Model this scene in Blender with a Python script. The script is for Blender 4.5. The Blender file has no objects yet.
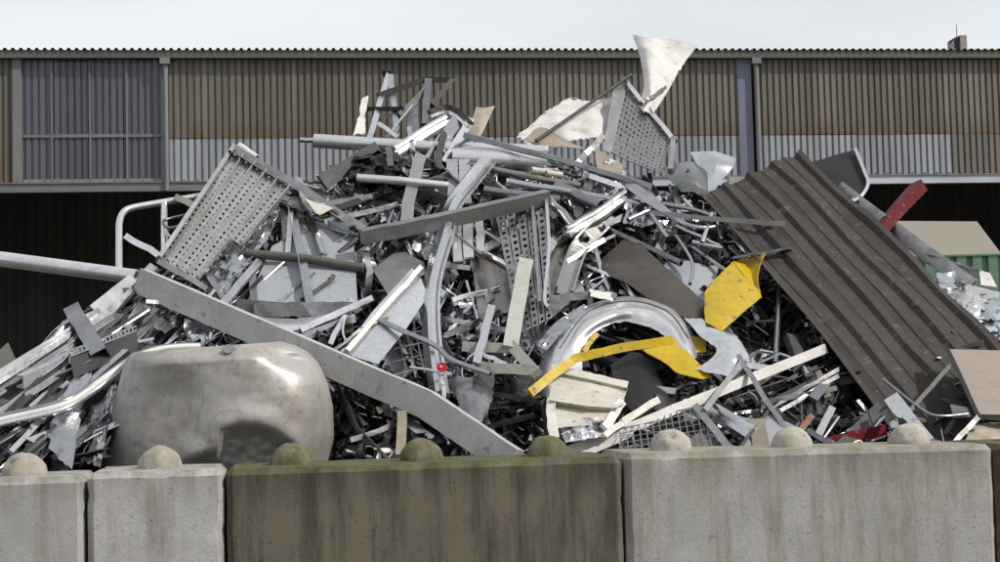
import bpy, bmesh, math, random
from mathutils import Vector, Matrix, noise
R = math.radians
random.seed(7)
# ------------------------------------------------------------------ camera
scene = bpy.context.scene
F = 1586.0; PITCH = math.atan(105 / F); ROLL = R(1.5)
CAM = Vector((0, 0, 1.535))
cam_d = bpy.data.cameras.new('camera'); cam = bpy.data.objects.new('camera', cam_d)
scene.collection.objects.link(cam); scene.camera = cam
cam_d.sensor_width = 36.0; cam_d.lens = 36.0 * F / 1000.0
cam_d.clip_start = 0.1; cam_d.clip_end = 3000
cam.location = CAM
ROT = Matrix.Rotation(R(90) + PITCH, 3, 'X') @ Matrix.Rotation(-ROLL, 3, 'Z')
cam.rotation_euler = ROT.to_euler()
# ------------------------------------------------------------------ sky, sun, exposure
SUN = Vector((0.68, -0.24, 0.66)).normalized()
world = bpy.data.worlds.new('World'); scene.world = world; world.use_nodes = True
wn = world.node_tree.nodes; wl = world.node_tree.links
bg = wn['Background']
sky = wn.new('ShaderNodeTexSky'); sky.sky_type = 'NISHITA'; sky.sun_disc = False
sky.sun_elevation = math.asin(SUN.z); sky.sun_rotation = math.atan2(SUN.x, SUN.y)
sky.air_density = 1.0; sky.dust_density = 2.0; sky.altitude = 50
wtc = wn.new('ShaderNodeTexCoord'); wmp = wn.new('ShaderNodeMapping'); wmp.inputs['Scale'].default_value = (1.2, 1.2, 3.5)
wno = wn.new('ShaderNodeTexNoise'); wno.inputs['Scale'].default_value = 1.6; wno.inputs['Detail'].default_value = 5
wl.new(wtc.outputs['Generated'], wmp.inputs['Vector']); wl.new(wmp.outputs['Vector'], wno.inputs['Vector'])
wrm = wn.new('ShaderNodeMapRange'); wrm.inputs['From Min'].default_value = 0.3; wrm.inputs['From Max'].default_value = 0.62
wrm.inputs['To Min'].default_value = 0.6; wrm.inputs['To Max'].default_value = 0.97
wl.new(wno.outputs['Fac'], wrm.inputs['Value'])
wmx = wn.new('ShaderNodeMix'); wmx.data_type = 'RGBA'
wl.new(wrm.outputs['Result'], wmx.inputs['Factor']); wl.new(sky.outputs['Color'], wmx.inputs['A'])
wmx.inputs['B'].default_value = (8.95, 9.15, 9.4, 1)          # thin bright cloud veil
wl.new(wmx.outputs['Result'], bg.inputs['Color']); bg.inputs['Strength'].default_value = 0.1
sun_d = bpy.data.lights.new('sun', 'SUN'); sun_o = bpy.data.objects.new('sun', sun_d); scene.collection.objects.link(sun_o)
sun_d.energy = 4.0; sun_d.angle = R(1.0); sun_d.color = (1.0, 0.94, 0.86)
sun_o.rotation_euler = SUN.to_track_quat('Z', 'Y').to_euler(); sun_o.location = (20, -10, 25)
scene.view_settings.view_transform = 'Standard'; scene.view_settings.look = 'None'
scene.view_settings.exposure = 0.0; scene.view_settings.gamma = 1.0
scene.render.engine = 'CYCLES'; scene.cycles.max_bounces = 8

# ------------------------------------------------------------------ pixel <-> place helpers
def ray(px, py):
    d = ROT @ Vector(((px - 500) / F, -(py - 281) / F, -1.0))
    return d / d.y
KN0 = CAM + ray(24, 470) * 7.2                         # first knob of the block wall
YAW = R(8.5); WX = Vector((math.cos(YAW), math.sin(YAW), 0)); WN = Vector((-math.sin(YAW), math.cos(YAW), 0))
def heapD(px, py):                                     # slope of the heap: starts behind the wall, climbs away from it
    return 7.64 + 0.00072 * px + max(-20, 455 - py) * 0.0092
def P(px, py, off=0.0):
    return CAM + ray(px, py) * (heapD(px, py) + off)
def PD(px, py, D): return CAM + ray(px, py) * D

# ------------------------------------------------------------------ materials
def nt(m): return m.node_tree.nodes, m.node_tree.links
def mat(name, col, rough=0.5, metal=0.0, dirt=0.35, dcol=(0.05, 0.045, 0.035), scale=6.0, vary=0.25, bump=0.15, bscale=40.0,
        streak=None, alpha=None, trans=0.0, droug=0.25, spec=0.3, chip=0.0, chipcol=(0.1, 0.075, 0.055), scratch=0.35):
    m = bpy.data.materials.new(name); m.use_nodes = True
    n, l = nt(m); b = n['Principled BSDF']
    tc = n.new('ShaderNodeTexCoord'); mp = n.new('ShaderNodeMapping')
    if streak: mp.inputs['Scale'].default_value = streak
    oi = n.new('ShaderNodeObjectInfo')
    ad = n.new('ShaderNodeVectorMath'); ad.operation = 'ADD'
    sc = n.new('ShaderNodeVectorMath'); sc.operation = 'SCALE'; sc.inputs[0].default_value = (31, 17, 23)
    l.new(oi.outputs['Random'], sc.inputs['Scale'])
    l.new(tc.outputs['Object'], ad.inputs[0]); l.new(sc.outputs['Vector'], ad.inputs[1]); l.new(ad.outputs['Vector'], mp.inputs['Vector'])
    a = n.new('ShaderNodeTexNoise'); a.inputs['Scale'].default_value = scale; a.inputs['Detail'].default_value = 6; a.inputs['Roughness'].default_value = 0.65
    l.new(mp.outputs['Vector'], a.inputs['Vector'])
    rp = n.new('ShaderNodeMapRange'); rp.inputs['From Min'].default_value = 0.42; rp.inputs['From Max'].default_value = 0.72
    rp.inputs['To Min'].default_value = 0.0; rp.inputs['To Max'].default_value = dirt
    l.new(a.outputs['Fac'], rp.inputs['Value'])
    hv = n.new('ShaderNodeHueSaturation'); hv.inputs['Color'].default_value = (*col, 1)
    vr = n.new('ShaderNodeMapRange'); vr.inputs['To Min'].default_value = 1 - vary; vr.inputs['To Max'].default_value = 1 + vary * 0.6
    l.new(oi.outputs['Random'], vr.inputs['Value']); l.new(vr.outputs['Result'], hv.inputs['Value'])
    mx = n.new('ShaderNodeMix'); mx.data_type = 'RGBA'; l.new(rp.outputs['Result'], mx.inputs['Factor'])
    l.new(hv.outputs['Color'], mx.inputs['A']); mx.inputs['B'].default_value = (*dcol, 1)
    f2 = n.new('ShaderNodeTexNoise'); f2.inputs['Scale'].default_value = 38; f2.inputs['Detail'].default_value = 5; f2.inputs['Roughness'].default_value = 0.7; l.new(mp.outputs['Vector'], f2.inputs['Vector'])
    r2 = n.new('ShaderNodeMapRange'); r2.inputs['From Min'].default_value = 0.3; r2.inputs['From Max'].default_value = 0.7; r2.inputs['To Min'].default_value = 1.04; r2.inputs['To Max'].default_value = 0.88
    l.new(f2.outputs['Fac'], r2.inputs['Value'])
    h2 = n.new('ShaderNodeHueSaturation'); l.new(mx.outputs['Result'], h2.inputs['Color']); l.new(r2.outputs['Result'], h2.inputs['Value'])
    out = h2.outputs['Color']
    def layer(scale_vec, scale_, lo, hi, amt, colr, out):
        m3 = n.new('ShaderNodeMapping'); m3.inputs['Scale'].default_value = scale_vec; m3.inputs['Rotation'].default_value = (0.5, 0.8, 0.3); l.new(ad.outputs['Vector'], m3.inputs['Vector'])
        k = n.new('ShaderNodeTexNoise'); k.inputs['Scale'].default_value = scale_; k.inputs['Detail'].default_value = 5; k.inputs['Roughness'].default_value = 0.7; l.new(m3.outputs['Vector'], k.inputs['Vector'])
        q = n.new('ShaderNodeMapRange'); q.inputs['From Min'].default_value = lo; q.inputs['From Max'].default_value = hi; q.inputs['To Max'].default_value = amt; l.new(k.outputs['Fac'], q.inputs['Value'])
        x = n.new('ShaderNodeMix'); x.data_type = 'RGBA'; l.new(q.outputs['Result'], x.inputs['Factor']); l.new(out, x.inputs['A']); x.inputs['B'].default_value = (*colr, 1)
        return x.outputs['Result']
    if scratch: out = layer((1.5, 40, 1.5), 2.0, 0.56, 0.66, scratch, tuple(c * 0.45 for c in col), out)
    if chip: out = layer((1, 1, 1), 15.0, 0.60, 0.64, chip, chipcol, out)
    l.new(out, b.inputs['Base Color'])
    rr = n.new('ShaderNodeMapRange'); rr.inputs['From Min'].default_value = 0.3; rr.inputs['From Max'].default_value = 0.75
    rr.inputs['To Min'].default_value = max(0.05, rough - 0.08); rr.inputs['To Max'].default_value = min(1, rough + droug)
    l.new(a.outputs['Fac'], rr.inputs['Value']); l.new(rr.outputs['Result'], b.inputs['Roughness'])
    b.inputs['Metallic'].default_value = metal
    if metal < 0.3: b.inputs['Specular IOR Level'].default_value = spec
    if trans: b.inputs['Transmission Weight'].default_value = trans
    if bump:
        c = n.new('ShaderNodeTexNoise'); c.inputs['Scale'].default_value = bscale; c.inputs['Detail'].default_value = 3
        l.new(tc.outputs['Object'], c.inputs['Vector'])
        bp = n.new('ShaderNodeBump'); bp.inputs['Strength'].default_value = bump; bp.inputs['Distance'].default_value = 0.01
        l.new(c.outputs['Fac'], bp.inputs['Height']); l.new(bp.outputs['Normal'], b.inputs['Normal'])
    return m
M = {}
M['alu'] = mat('aluminium', (0.52, 0.53, 0.555), 0.2, 0.95, 0.5, (0.15, 0.145, 0.14), 5, 0.35, 0.1, 18, droug=0.16)
M['alu_bright'] = mat('bright_aluminium', (0.76, 0.77, 0.79), 0.2, 0.93, 0.3, (0.3, 0.29, 0.27), 5, 0.15, 0.08, 18, droug=0.14)
M['alu_dull'] = mat('dull_aluminium', (0.27, 0.275, 0.285), 0.26, 0.9, 0.6, (0.08, 0.075, 0.07), 6, 0.35, 0.14, 20, droug=0.2)
M['foil'] = mat('crumpled_aluminium', (0.60, 0.61, 0.63), 0.16, 0.97, 0.35, (0.15, 0.145, 0.14), 7, 0.25, 0.25, 16, droug=0.12)
M['galv'] = mat('galvanised_steel', (0.36, 0.36, 0.36), 0.3, 0.85, 0.5, (0.14, 0.13, 0.115), 8, 0.25, 0.1, 30, droug=0.2)
M['greypaint'] = mat('grey_paint', (0.45, 0.45, 0.445), 0.45, 0.1, 0.35, (0.16, 0.14, 0.11), 5, 0.15, 0.06, 40, chip=0.6, chipcol=(0.16, 0.14, 0.12))
M['white'] = mat('white_paint', (0.60, 0.59, 0.565), 0.45, 0.0, 0.35, (0.33, 0.29, 0.23), 4, 0.08, 0.08, 30, chip=0.35, chipcol=(0.16, 0.14, 0.12))
M['cream'] = mat('cream_paint', (0.52, 0.50, 0.44), 0.5, 0.0, 0.45, (0.22, 0.18, 0.13), 5, 0.12, 0.1, 30, chip=0.6, chipcol=(0.16, 0.14, 0.12))
M['beige'] = mat('weathered_beige', (0.30, 0.265, 0.21), 0.6, 0.05, 0.6, (0.15, 0.12, 0.09), 6, 0.2, 0.15, 40)
M['brownplate'] = mat('brown_grey_plate', (0.27, 0.25, 0.225), 0.3, 0.8, 0.5, (0.12, 0.105, 0.09), 5, 0.15, 0.1, 18, droug=0.2)
M['darkbrown'] = mat('dark_brown_metal', (0.12, 0.10, 0.082), 0.26, 0.8, 0.5, (0.04, 0.035, 0.03), 5, 0.15, 0.12, 14, droug=0.2)
M['dark'] = mat('dark_steel', (0.04, 0.041, 0.043), 0.45, 0.2, 0.4, (0.09, 0.083, 0.075), 7, 0.3, 0.12, 40, spec=0.25)
M['black'] = mat('black_plastic', (0.014, 0.014, 0.016), 0.4, 0.0, 0.4, (0.03, 0.029, 0.028), 7, 0.3, 0.12, 30, spec=0.2)
M['olive'] = mat('olive_dark_paint', (0.085, 0.088, 0.075), 0.5, 0.1, 0.4, (0.16, 0.14, 0.11), 7, 0.1, 0.1, 40, chip=0.6, chipcol=(0.16, 0.14, 0.12))
M['yellow'] = mat('yellow_paint', (0.46, 0.32, 0.004), 0.38, 0.0, 0.5, (0.22, 0.15, 0.02), 5, 0.05, 0.08, 20, spec=0.4, chip=0.85)
M['red'] = mat('dark_red_paint', (0.105, 0.006, 0.010), 0.5, 0.0, 0.3, (0.05, 0.01, 0.012), 8, 0.1, 0.08, 40, spec=0.12, chip=0.6, chipcol=(0.16, 0.14, 0.12))
M['brightred'] = mat('bright_red_plastic', (0.6, 0.02, 0.04), 0.4, 0.0, 0.15, (0.2, 0.02, 0.02), 8, 0.05, 0.05, 40)
M['frame'] = mat('pale_green_grey_paint', (0.37, 0.385, 0.345), 0.5, 0.0, 0.3, (0.22, 0.2, 0.16), 5, 0.06, 0.06, 40, chip=0.6, chipcol=(0.16, 0.14, 0.12))
M['blue'] = mat('pale_blue_grey_paint', (0.30, 0.32, 0.35), 0.42, 0.05, 0.25, (0.25, 0.24, 0.23), 6, 0.1, 0.06, 40, chip=0.6, chipcol=(0.16, 0.14, 0.12))
M['tank'] = mat('stained_stainless', (0.37, 0.36, 0.345), 0.45, 0.35, 0.75, (0.18, 0.15, 0.115), 4.2, 0.0, 0.05, 60, droug=0.22, chip=0.4, chipcol=(0.12, 0.1, 0.075), scratch=0.4)
M['corr'] = mat('brown_weathered_sheet', (0.044, 0.0395, 0.0365), 0.6, 0.05, 0.5, (0.082, 0.074, 0.067), 6, 0.0, 0.25, 45, spec=0.15, chip=0.5, chipcol=(0.14, 0.125, 0.11))
M['pinkbrown'] = mat('pinkish_brown_panel', (0.26, 0.22, 0.195), 0.5, 0.0, 0.25, (0.22, 0.17, 0.14), 4, 0.05, 0.05, 40, chip=0.2, chipcol=(0.16, 0.14, 0.12))
M['tarp'] = mat('grey_coated_sheet', (0.22, 0.225, 0.225), 0.22, 0.85, 0.35, (0.1, 0.1, 0.095), 5, 0.1, 0.08, 18, droug=0.15)
M['clear'] = mat('cloudy_plastic', (0.6, 0.62, 0.63), 0.25, 0.0, 0.4, (0.4, 0.4, 0.38), 7, 0.1, 0.1, 30, trans=0.6)
M['brass'] = mat('brassy_metal', (0.62, 0.50, 0.32), 0.34, 0.85, 0.4, (0.25, 0.2, 0.14), 8, 0.1, 0.1, 30)
M['pale'] = mat('satin_pale_aluminium', (0.66, 0.67, 0.69), 0.28, 0.75, 0.3, (0.3, 0.29, 0.27), 5, 0.08, 0.05, 30, droug=0.18)
M['walk'] = mat('pale_galvanised_steel', (0.48, 0.48, 0.475), 0.32, 0.75, 0.45, (0.22, 0.21, 0.19), 9, 0.05, 0.06, 40, droug=0.2)
M['rust'] = mat('rusty_metal', (0.17, 0.095, 0.055), 0.75, 0.2, 0.6, (0.07, 0.045, 0.03), 9, 0.25, 0.2, 50)
M['core'] = mat('painted_gap_shade', (0.03, 0.029, 0.028), 0.6, 0.2, 0.4, (0.015, 0.015, 0.014), 4, 0.0, 0.6, 12)  # near-black colour stands in for the shade in the gaps

# ------------------------------------------------------------------ object helpers
COL = scene.collection
def raw(name, verts, faces, m, parent=None, origin=None, smooth=False):
    vs = [Vector(v) for v in verts]
    if origin is None:
        if parent is not None:
            q = parent
            while q.parent: q = q.parent
            origin = q.location.copy()
        else:
            lo = Vector([min(v[i] for v in vs) for i in range(3)]); hi = Vector([max(v[i] for v in vs) for i in range(3)])
            origin = (lo + hi) / 2
    me = bpy.data.meshes.new(name)
    me.from_pydata([v - origin for v in vs], [], faces); me.update()
    if smooth: me.polygons.foreach_set('use_smooth', [True] * len(me.polygons))
    me.materials.append(m if not isinstance(m, str) else M[m])
    o = bpy.data.objects.new(name, me); COL.objects.link(o)
    if parent is None: o.location = origin
    else: o.parent = parent
    return o
def tag(o, label, cat=None, group=None, kind=None):
    if label: o['label'] = label
    if cat: o['category'] = cat
    if group: o['group'] = group
    if kind: o['kind'] = kind
    return o
def empty(name, loc, label, cat, group=None):
    o = bpy.data.objects.new(name, None); COL.objects.link(o); o.location = loc; o.empty_display_size = 0.1
    return tag(o, label, cat, group)

def ngon(n, r=0.5): return [(r * math.cos(2 * math.pi * i / n), r * math.sin(2 * math.pi * i / n)) for i in range(n)]
def profile(kind, t=0.12):
    if kind == 'box': return [(-.5, -.5), (.5, -.5), (.5, .5), (-.5, .5)]
    if kind == 'L': return [(-.5, -.5), (.5, -.5), (.5, -.5 + t), (-.5 + t, -.5 + t), (-.5 + t, .5), (-.5, .5)]
    if kind == 'U': return [(-.5, .5), (-.5, -.5), (.5, -.5), (.5, .5), (.5 - t, .5), (.5 - t, -.5 + t), (-.5 + t, -.5 + t), (-.5 + t, .5)]
    if kind == 'C': return [(-.5, -.5), (-.5, .5), (.5, .5), (.5, -.5), (.5 - t, -.5), (.5 - t, .5 - t), (-.5 + t, .5 - t), (-.5 + t, -.5)][::-1]
    if kind == 'groove': return [(-.5, -.5), (.5, -.5), (.5, .3), (.36, .5), (.16, .5), (.16, .2), (-.02, .2), (-.02, .5), (-.3, .5), (-.5, .3)]
    if kind == 'Z': return [(-.5, -.5), (.06, -.5), (.06, .38), (.5, .38), (.5, .5), (-.06, .5), (-.06, -.38), (-.5, -.38)]
    if kind == 'rod': return ngon(10)
def jog(pts, amp, rnd, seg):
    out = []
    for a, b in zip(pts[:-1], pts[1:]):
        for i in range(seg):
            t = i / seg; p = a.lerp(b, t)
            if i: p = p + Vector((rnd.uniform(-1, 1), rnd.uniform(-1, 1), rnd.uniform(-1, 1))) * amp
            out.append(p)
    out.append(pts[-1]); return out
def smoothpath(pts, n=6):
    out = []
    for i in range(len(pts) - 1):
        p0 = pts[max(i - 1, 0)]; p1 = pts[i]; p2 = pts[i + 1]; p3 = pts[min(i + 2, len(pts) - 1)]
        for k in range(n):
            t = k / n
            out.append(0.5 * ((2 * p1) + (p2 - p0) * t + (2 * p0 - 5 * p1 + 4 * p2 - p3) * t * t + (3 * p1 - p0 - 3 * p2 + p3) * t ** 3))
    out.append(pts[-1]); return out
def frames(path, roll=0.0):
    fr = []
    for i, p in enumerate(path):
        a = path[max(i - 1, 0)]; b = path[min(i + 1, len(path) - 1)]
        t = (b - a).normalized(); v = (p - CAM).normalized()
        r = t.cross(v)
        if r.length < 1e-3: r = t.cross(Vector((0, 0, 1)))
        r.normalize(); n = r.cross(t); n.normalize()
        if n.dot(v) > 0: n = -n; 
        rr = r * math.cos(roll) + n * math.sin(roll); nn = -r * math.sin(roll) + n * math.cos(roll)
        fr.append((rr, nn))
    return fr
def sweep_geo(path, prof, w, h, roll=0.0, taper=None, hollow=0.0, crush=0.0, seed=0):
    fr = frames(path, roll); V = []; Fc = []; k = len(prof); N = len(path); cr = random.Random(seed)
    if crush:
        for i in range(N):
            r, n = fr[i]; a = cr.gauss(0, crush * 0.35); fr[i] = (r * math.cos(a) + n * math.sin(a), n * math.cos(a) - r * math.sin(a))
            c = 1 - crush * max(0, cr.gauss(0, 1)); fr[i] = (fr[i][0] * (1 + (1 - c) * 0.25), fr[i][1] * max(0.3, c))
    for i, p in enumerate(path):
        r, n = fr[i]; s = 1.0 if taper is None else (1 + (taper - 1) * i / (N - 1))
        for a, b in prof: V.append(p + r * (a * w * s) + n * (b * h * s))
    for i in range(N - 1):
        for j in range(k):
            j2 = (j + 1) % k; Fc.append((i * k + j, i * k + j2, (i + 1) * k + j2, (i + 1) * k + j))
    if not hollow:
        Fc.append(tuple(range(k - 1, -1, -1))); Fc.append(tuple((N - 1) * k + j for j in range(k)))
    else:
        o = len(V); q = 1 - hollow
        for i, p in enumerate(path):
            r, n = fr[i]; s = 1.0 if taper is None else (1 + (taper - 1) * i / (N - 1))
            for a, b in prof: V.append(p + r * (a * w * s * q) + n * (b * h * s * q))
        for i in range(N - 1):
            for j in range(k):
                j2 = (j + 1) % k; Fc.append((o + i * k + j2, o + i * k + j, o + (i + 1) * k + j, o + (i + 1) * k + j2))
        for j in range(k):
            j2 = (j + 1) % k; e = (N - 1) * k
            Fc.append((j2, j, o + j, o + j2)); Fc.append((e + j, e + j2, o + e + j2, o + e + j))
    return V, Fc
def mpp(pt): return (pt - CAM).length / F                     # metres per photo pixel at a point
_cnt = [0]
def bar(name, label, cat, pts, w, m, h=None, prof='box', roll=0.0, smooth=False, jitter=0.004, parent=None, taper=None, t=0.12, seg=5, hollow=0.22, group=None, world=False, crush=0.06):
    """a bar, tube or profile along photo points (px, py, offset from the heap slope); w = apparent width in photo pixels"""
    _cnt[0] += 1; rnd = random.Random(_cnt[0] * 13 + 5)
    pp = [Vector(p) for p in pts] if world else [P(*p) for p in pts]
    mid = sum(pp, Vector()) / len(pp); s = 1.0 if world else mpp(mid)
    W = w * s; H = (h if h is not None else w) * s
    path = smoothpath(pp, 6) if smooth else jog(pp, jitter, rnd, seg)
    if prof == 'tube': V, Fc = sweep_geo(path, ngon(14), W, H, roll, taper, hollow)
    elif prof == 'hbox': V, Fc = sweep_geo(path, profile('box'), W, H, roll, taper, hollow)
    else: V, Fc = sweep_geo(path, profile(prof, t), W, H, roll, taper, 0.0, crush, _cnt[0])
    o = raw(name, V, Fc, m, parent, smooth=False)
    if prof in ('tube', 'rod'): shade(o, 50)
    if parent is None: tag(o, label, cat, group)
    elif label: o['label'] = label
    return o
def shade(o, ang):
    me = o.data
    me.polygons.foreach_set('use_smooth', [True] * len(me.polygons))
    me.set_sharp_from_angle(angle=R(ang))
def cat1(a, t):
    n = len(a) - 1; x = t * n; i = min(int(x), n - 1); u = x - i
    p1 = a[i]; p2 = a[i + 1]; p0 = a[i - 1] if i > 0 else p1 * 2 - p2; p3 = a[i + 2] if i + 2 <= n else p2 * 2 - p1
    return 0.5 * ((2 * p1) + (p2 - p0) * u + (2 * p0 - 5 * p1 + 4 * p2 - p3) * u * u + (3 * p1 - p0 - 3 * p2 + p3) * u ** 3)
def lin1(a, t):
    n = len(a) - 1; x = t * n; i = min(int(x), n - 1); return a[i].lerp(a[i + 1], x - i)
def shell(V, nu, nv, th):
    """grid (nu+1)x(nv+1) -> closed thin shell"""
    idx = lambda i, j: i * (nv + 1) + j
    N = []
    for i in range(nu + 1):
        for j in range(nv + 1):
            a = V[idx(min(i + 1, nu), j)] - V[idx(max(i - 1, 0), j)]; b = V[idx(i, min(j + 1, nv))] - V[idx(i, max(j - 1, 0))]
            n = a.cross(b); N.append(n.normalized() if n.length > 1e-9 else Vector((0, -1, 0)))
    o = len(V); W = V + [v - n * th for v, n in zip(V, N)]; Fc = []
    for i in range(nu):
        for j in range(nv):
            q = (idx(i, j), idx(i + 1, j), idx(i + 1, j + 1), idx(i, j + 1)); Fc.append(q); Fc.append(tuple(o + k for k in q[::-1]))
    for i in range(nu):
        Fc.append((idx(i + 1, 0), idx(i, 0), o + idx(i, 0), o + idx(i + 1, 0))); Fc.append((idx(i, nv), idx(i + 1, nv), o + idx(i + 1, nv), o + idx(i, nv)))
    for j in range(nv):
        Fc.append((idx(0, j), idx(0, j + 1), o + idx(0, j + 1), o + idx(0, j))); Fc.append((idx(nu, j + 1), idx(nu, j), o + idx(nu, j), o + idx(nu, j + 1)))
    return W, Fc
def sheet(name, label, cat, rows, m, nu=12, nv=12, th=0.004, crumple=0.014, cs=6.0, rag=0.0, parent=None, curve=True, sharp=None, group=None, world=False, smooth=True, facet=0.0):
    """bent sheet metal through rows of photo points (px, py, offset)"""
    _cnt[0] += 1; rnd = random.Random(_cnt[0] * 7 + 1); sd = Vector((rnd.uniform(-50, 50), rnd.uniform(-50, 50), rnd.uniform(-50, 50)))
    A = [[Vector(p) if world else P(*p) for p in r] for r in rows]
    f = cat1 if curve else lin1
    V = []
    for i in range(nu + 1):
        u = i / nu
        for j in range(nv + 1):
            v = j / nv; V.append(f([f(r, v) for r in A], u))
    c = sum(V, Vector()) / len(V); vd = (c - CAM).normalized()
    out = []
    for i in range(nu + 1):
        for j in range(nv + 1):
            p = V[i * (nv + 1) + j]
            d = noise.noise(p * cs + sd) * crumple + noise.noise(p * cs * 2.7 + sd) * crumple * 0.45
            if facet: d += abs(noise.noise(p * cs * 1.3 - sd)) * facet * 2 - facet * 0.5
            q = p + vd * d
            if rag and (i in (0, nu) or j in (0, nv)):
                q = q + (c - p).normalized() * rnd.random() * rag
            out.append(q)
    W, Fc = shell(out, nu, nv, th)
    o = raw(name, W, Fc, m, parent, smooth=False)
    if smooth: shade(o, sharp if sharp else 35)
    if parent is None: tag(o, label, cat, group)
    elif label: o['label'] = label
    return o
def perf_geo(corner, nx, ny, hole, th, rnd=True, warp=0.0, sd=Vector()):
    """perforated plate: corner = 4 points TL, TR, BR, BL; real holes"""
    TL, TR, BR, BL = corner
    nrm = (TR - TL).cross(BL - TL).normalized()
    def S(u, v):
        p = TL.lerp(TR, u).lerp(BL.lerp(BR, u), v); return p + nrm * noise.noise(p * 4 + sd) * warp
    V = []; Fc = []
    off8 = [(0, 0), (.5, 0), (1, 0), (1, .5), (1, 1), (.5, 1), (0, 1), (0, .5)]
    for i in range(nx):
        for j in range(ny):
            b = len(V)
            for lay in (0, 1):
                for a, c in off8: V.append(S((i + a) / nx, (j + c) / ny) + nrm * th * lay)
                for k, (a, c) in enumerate(off8):
                    if rnd: an = math.atan2(c - .5, a - .5); aa = .5 + math.cos(an) * hole / 2; cc = .5 + math.sin(an) * hole / 2
                    else: aa = .5 + (a - .5) * hole; cc = .5 + (c - .5) * hole
                    V.append(S((i + aa) / nx, (j + cc) / ny) + nrm * th * lay)
            for k in range(8):
                k2 = (k + 1) % 8
                Fc.append((b + k, b + k2, b + 8 + k2, b + 8 + k)); Fc.append((b + 16 + k2, b + 16 + k, b + 24 + k, b + 24 + k2))
                Fc.append((b + 8 + k, b + 8 + k2, b + 24 + k2, b + 24 + k))
    return V, Fc

# ------------------------------------------------------------------ the setting: ground
GM = mat('darkened_yard', (0.10, 0.097, 0.09), 0.85, 0, 0.5, (0.06, 0.057, 0.05), 0.8, 0, 0.3, 25)  # unseen yard set dark so the metal reflects less light from below
s = 900.0
g = raw('ground', [(-s, -s, 0), (s, -s, 0), (s, s, 0), (-s, s, 0)], [(0, 1, 2, 3)], GM, origin=Vector((0, 0, 0))); tag(g, 'unseen yard ground, darkened to deepen reflections', 'ground', kind='structure')

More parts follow.
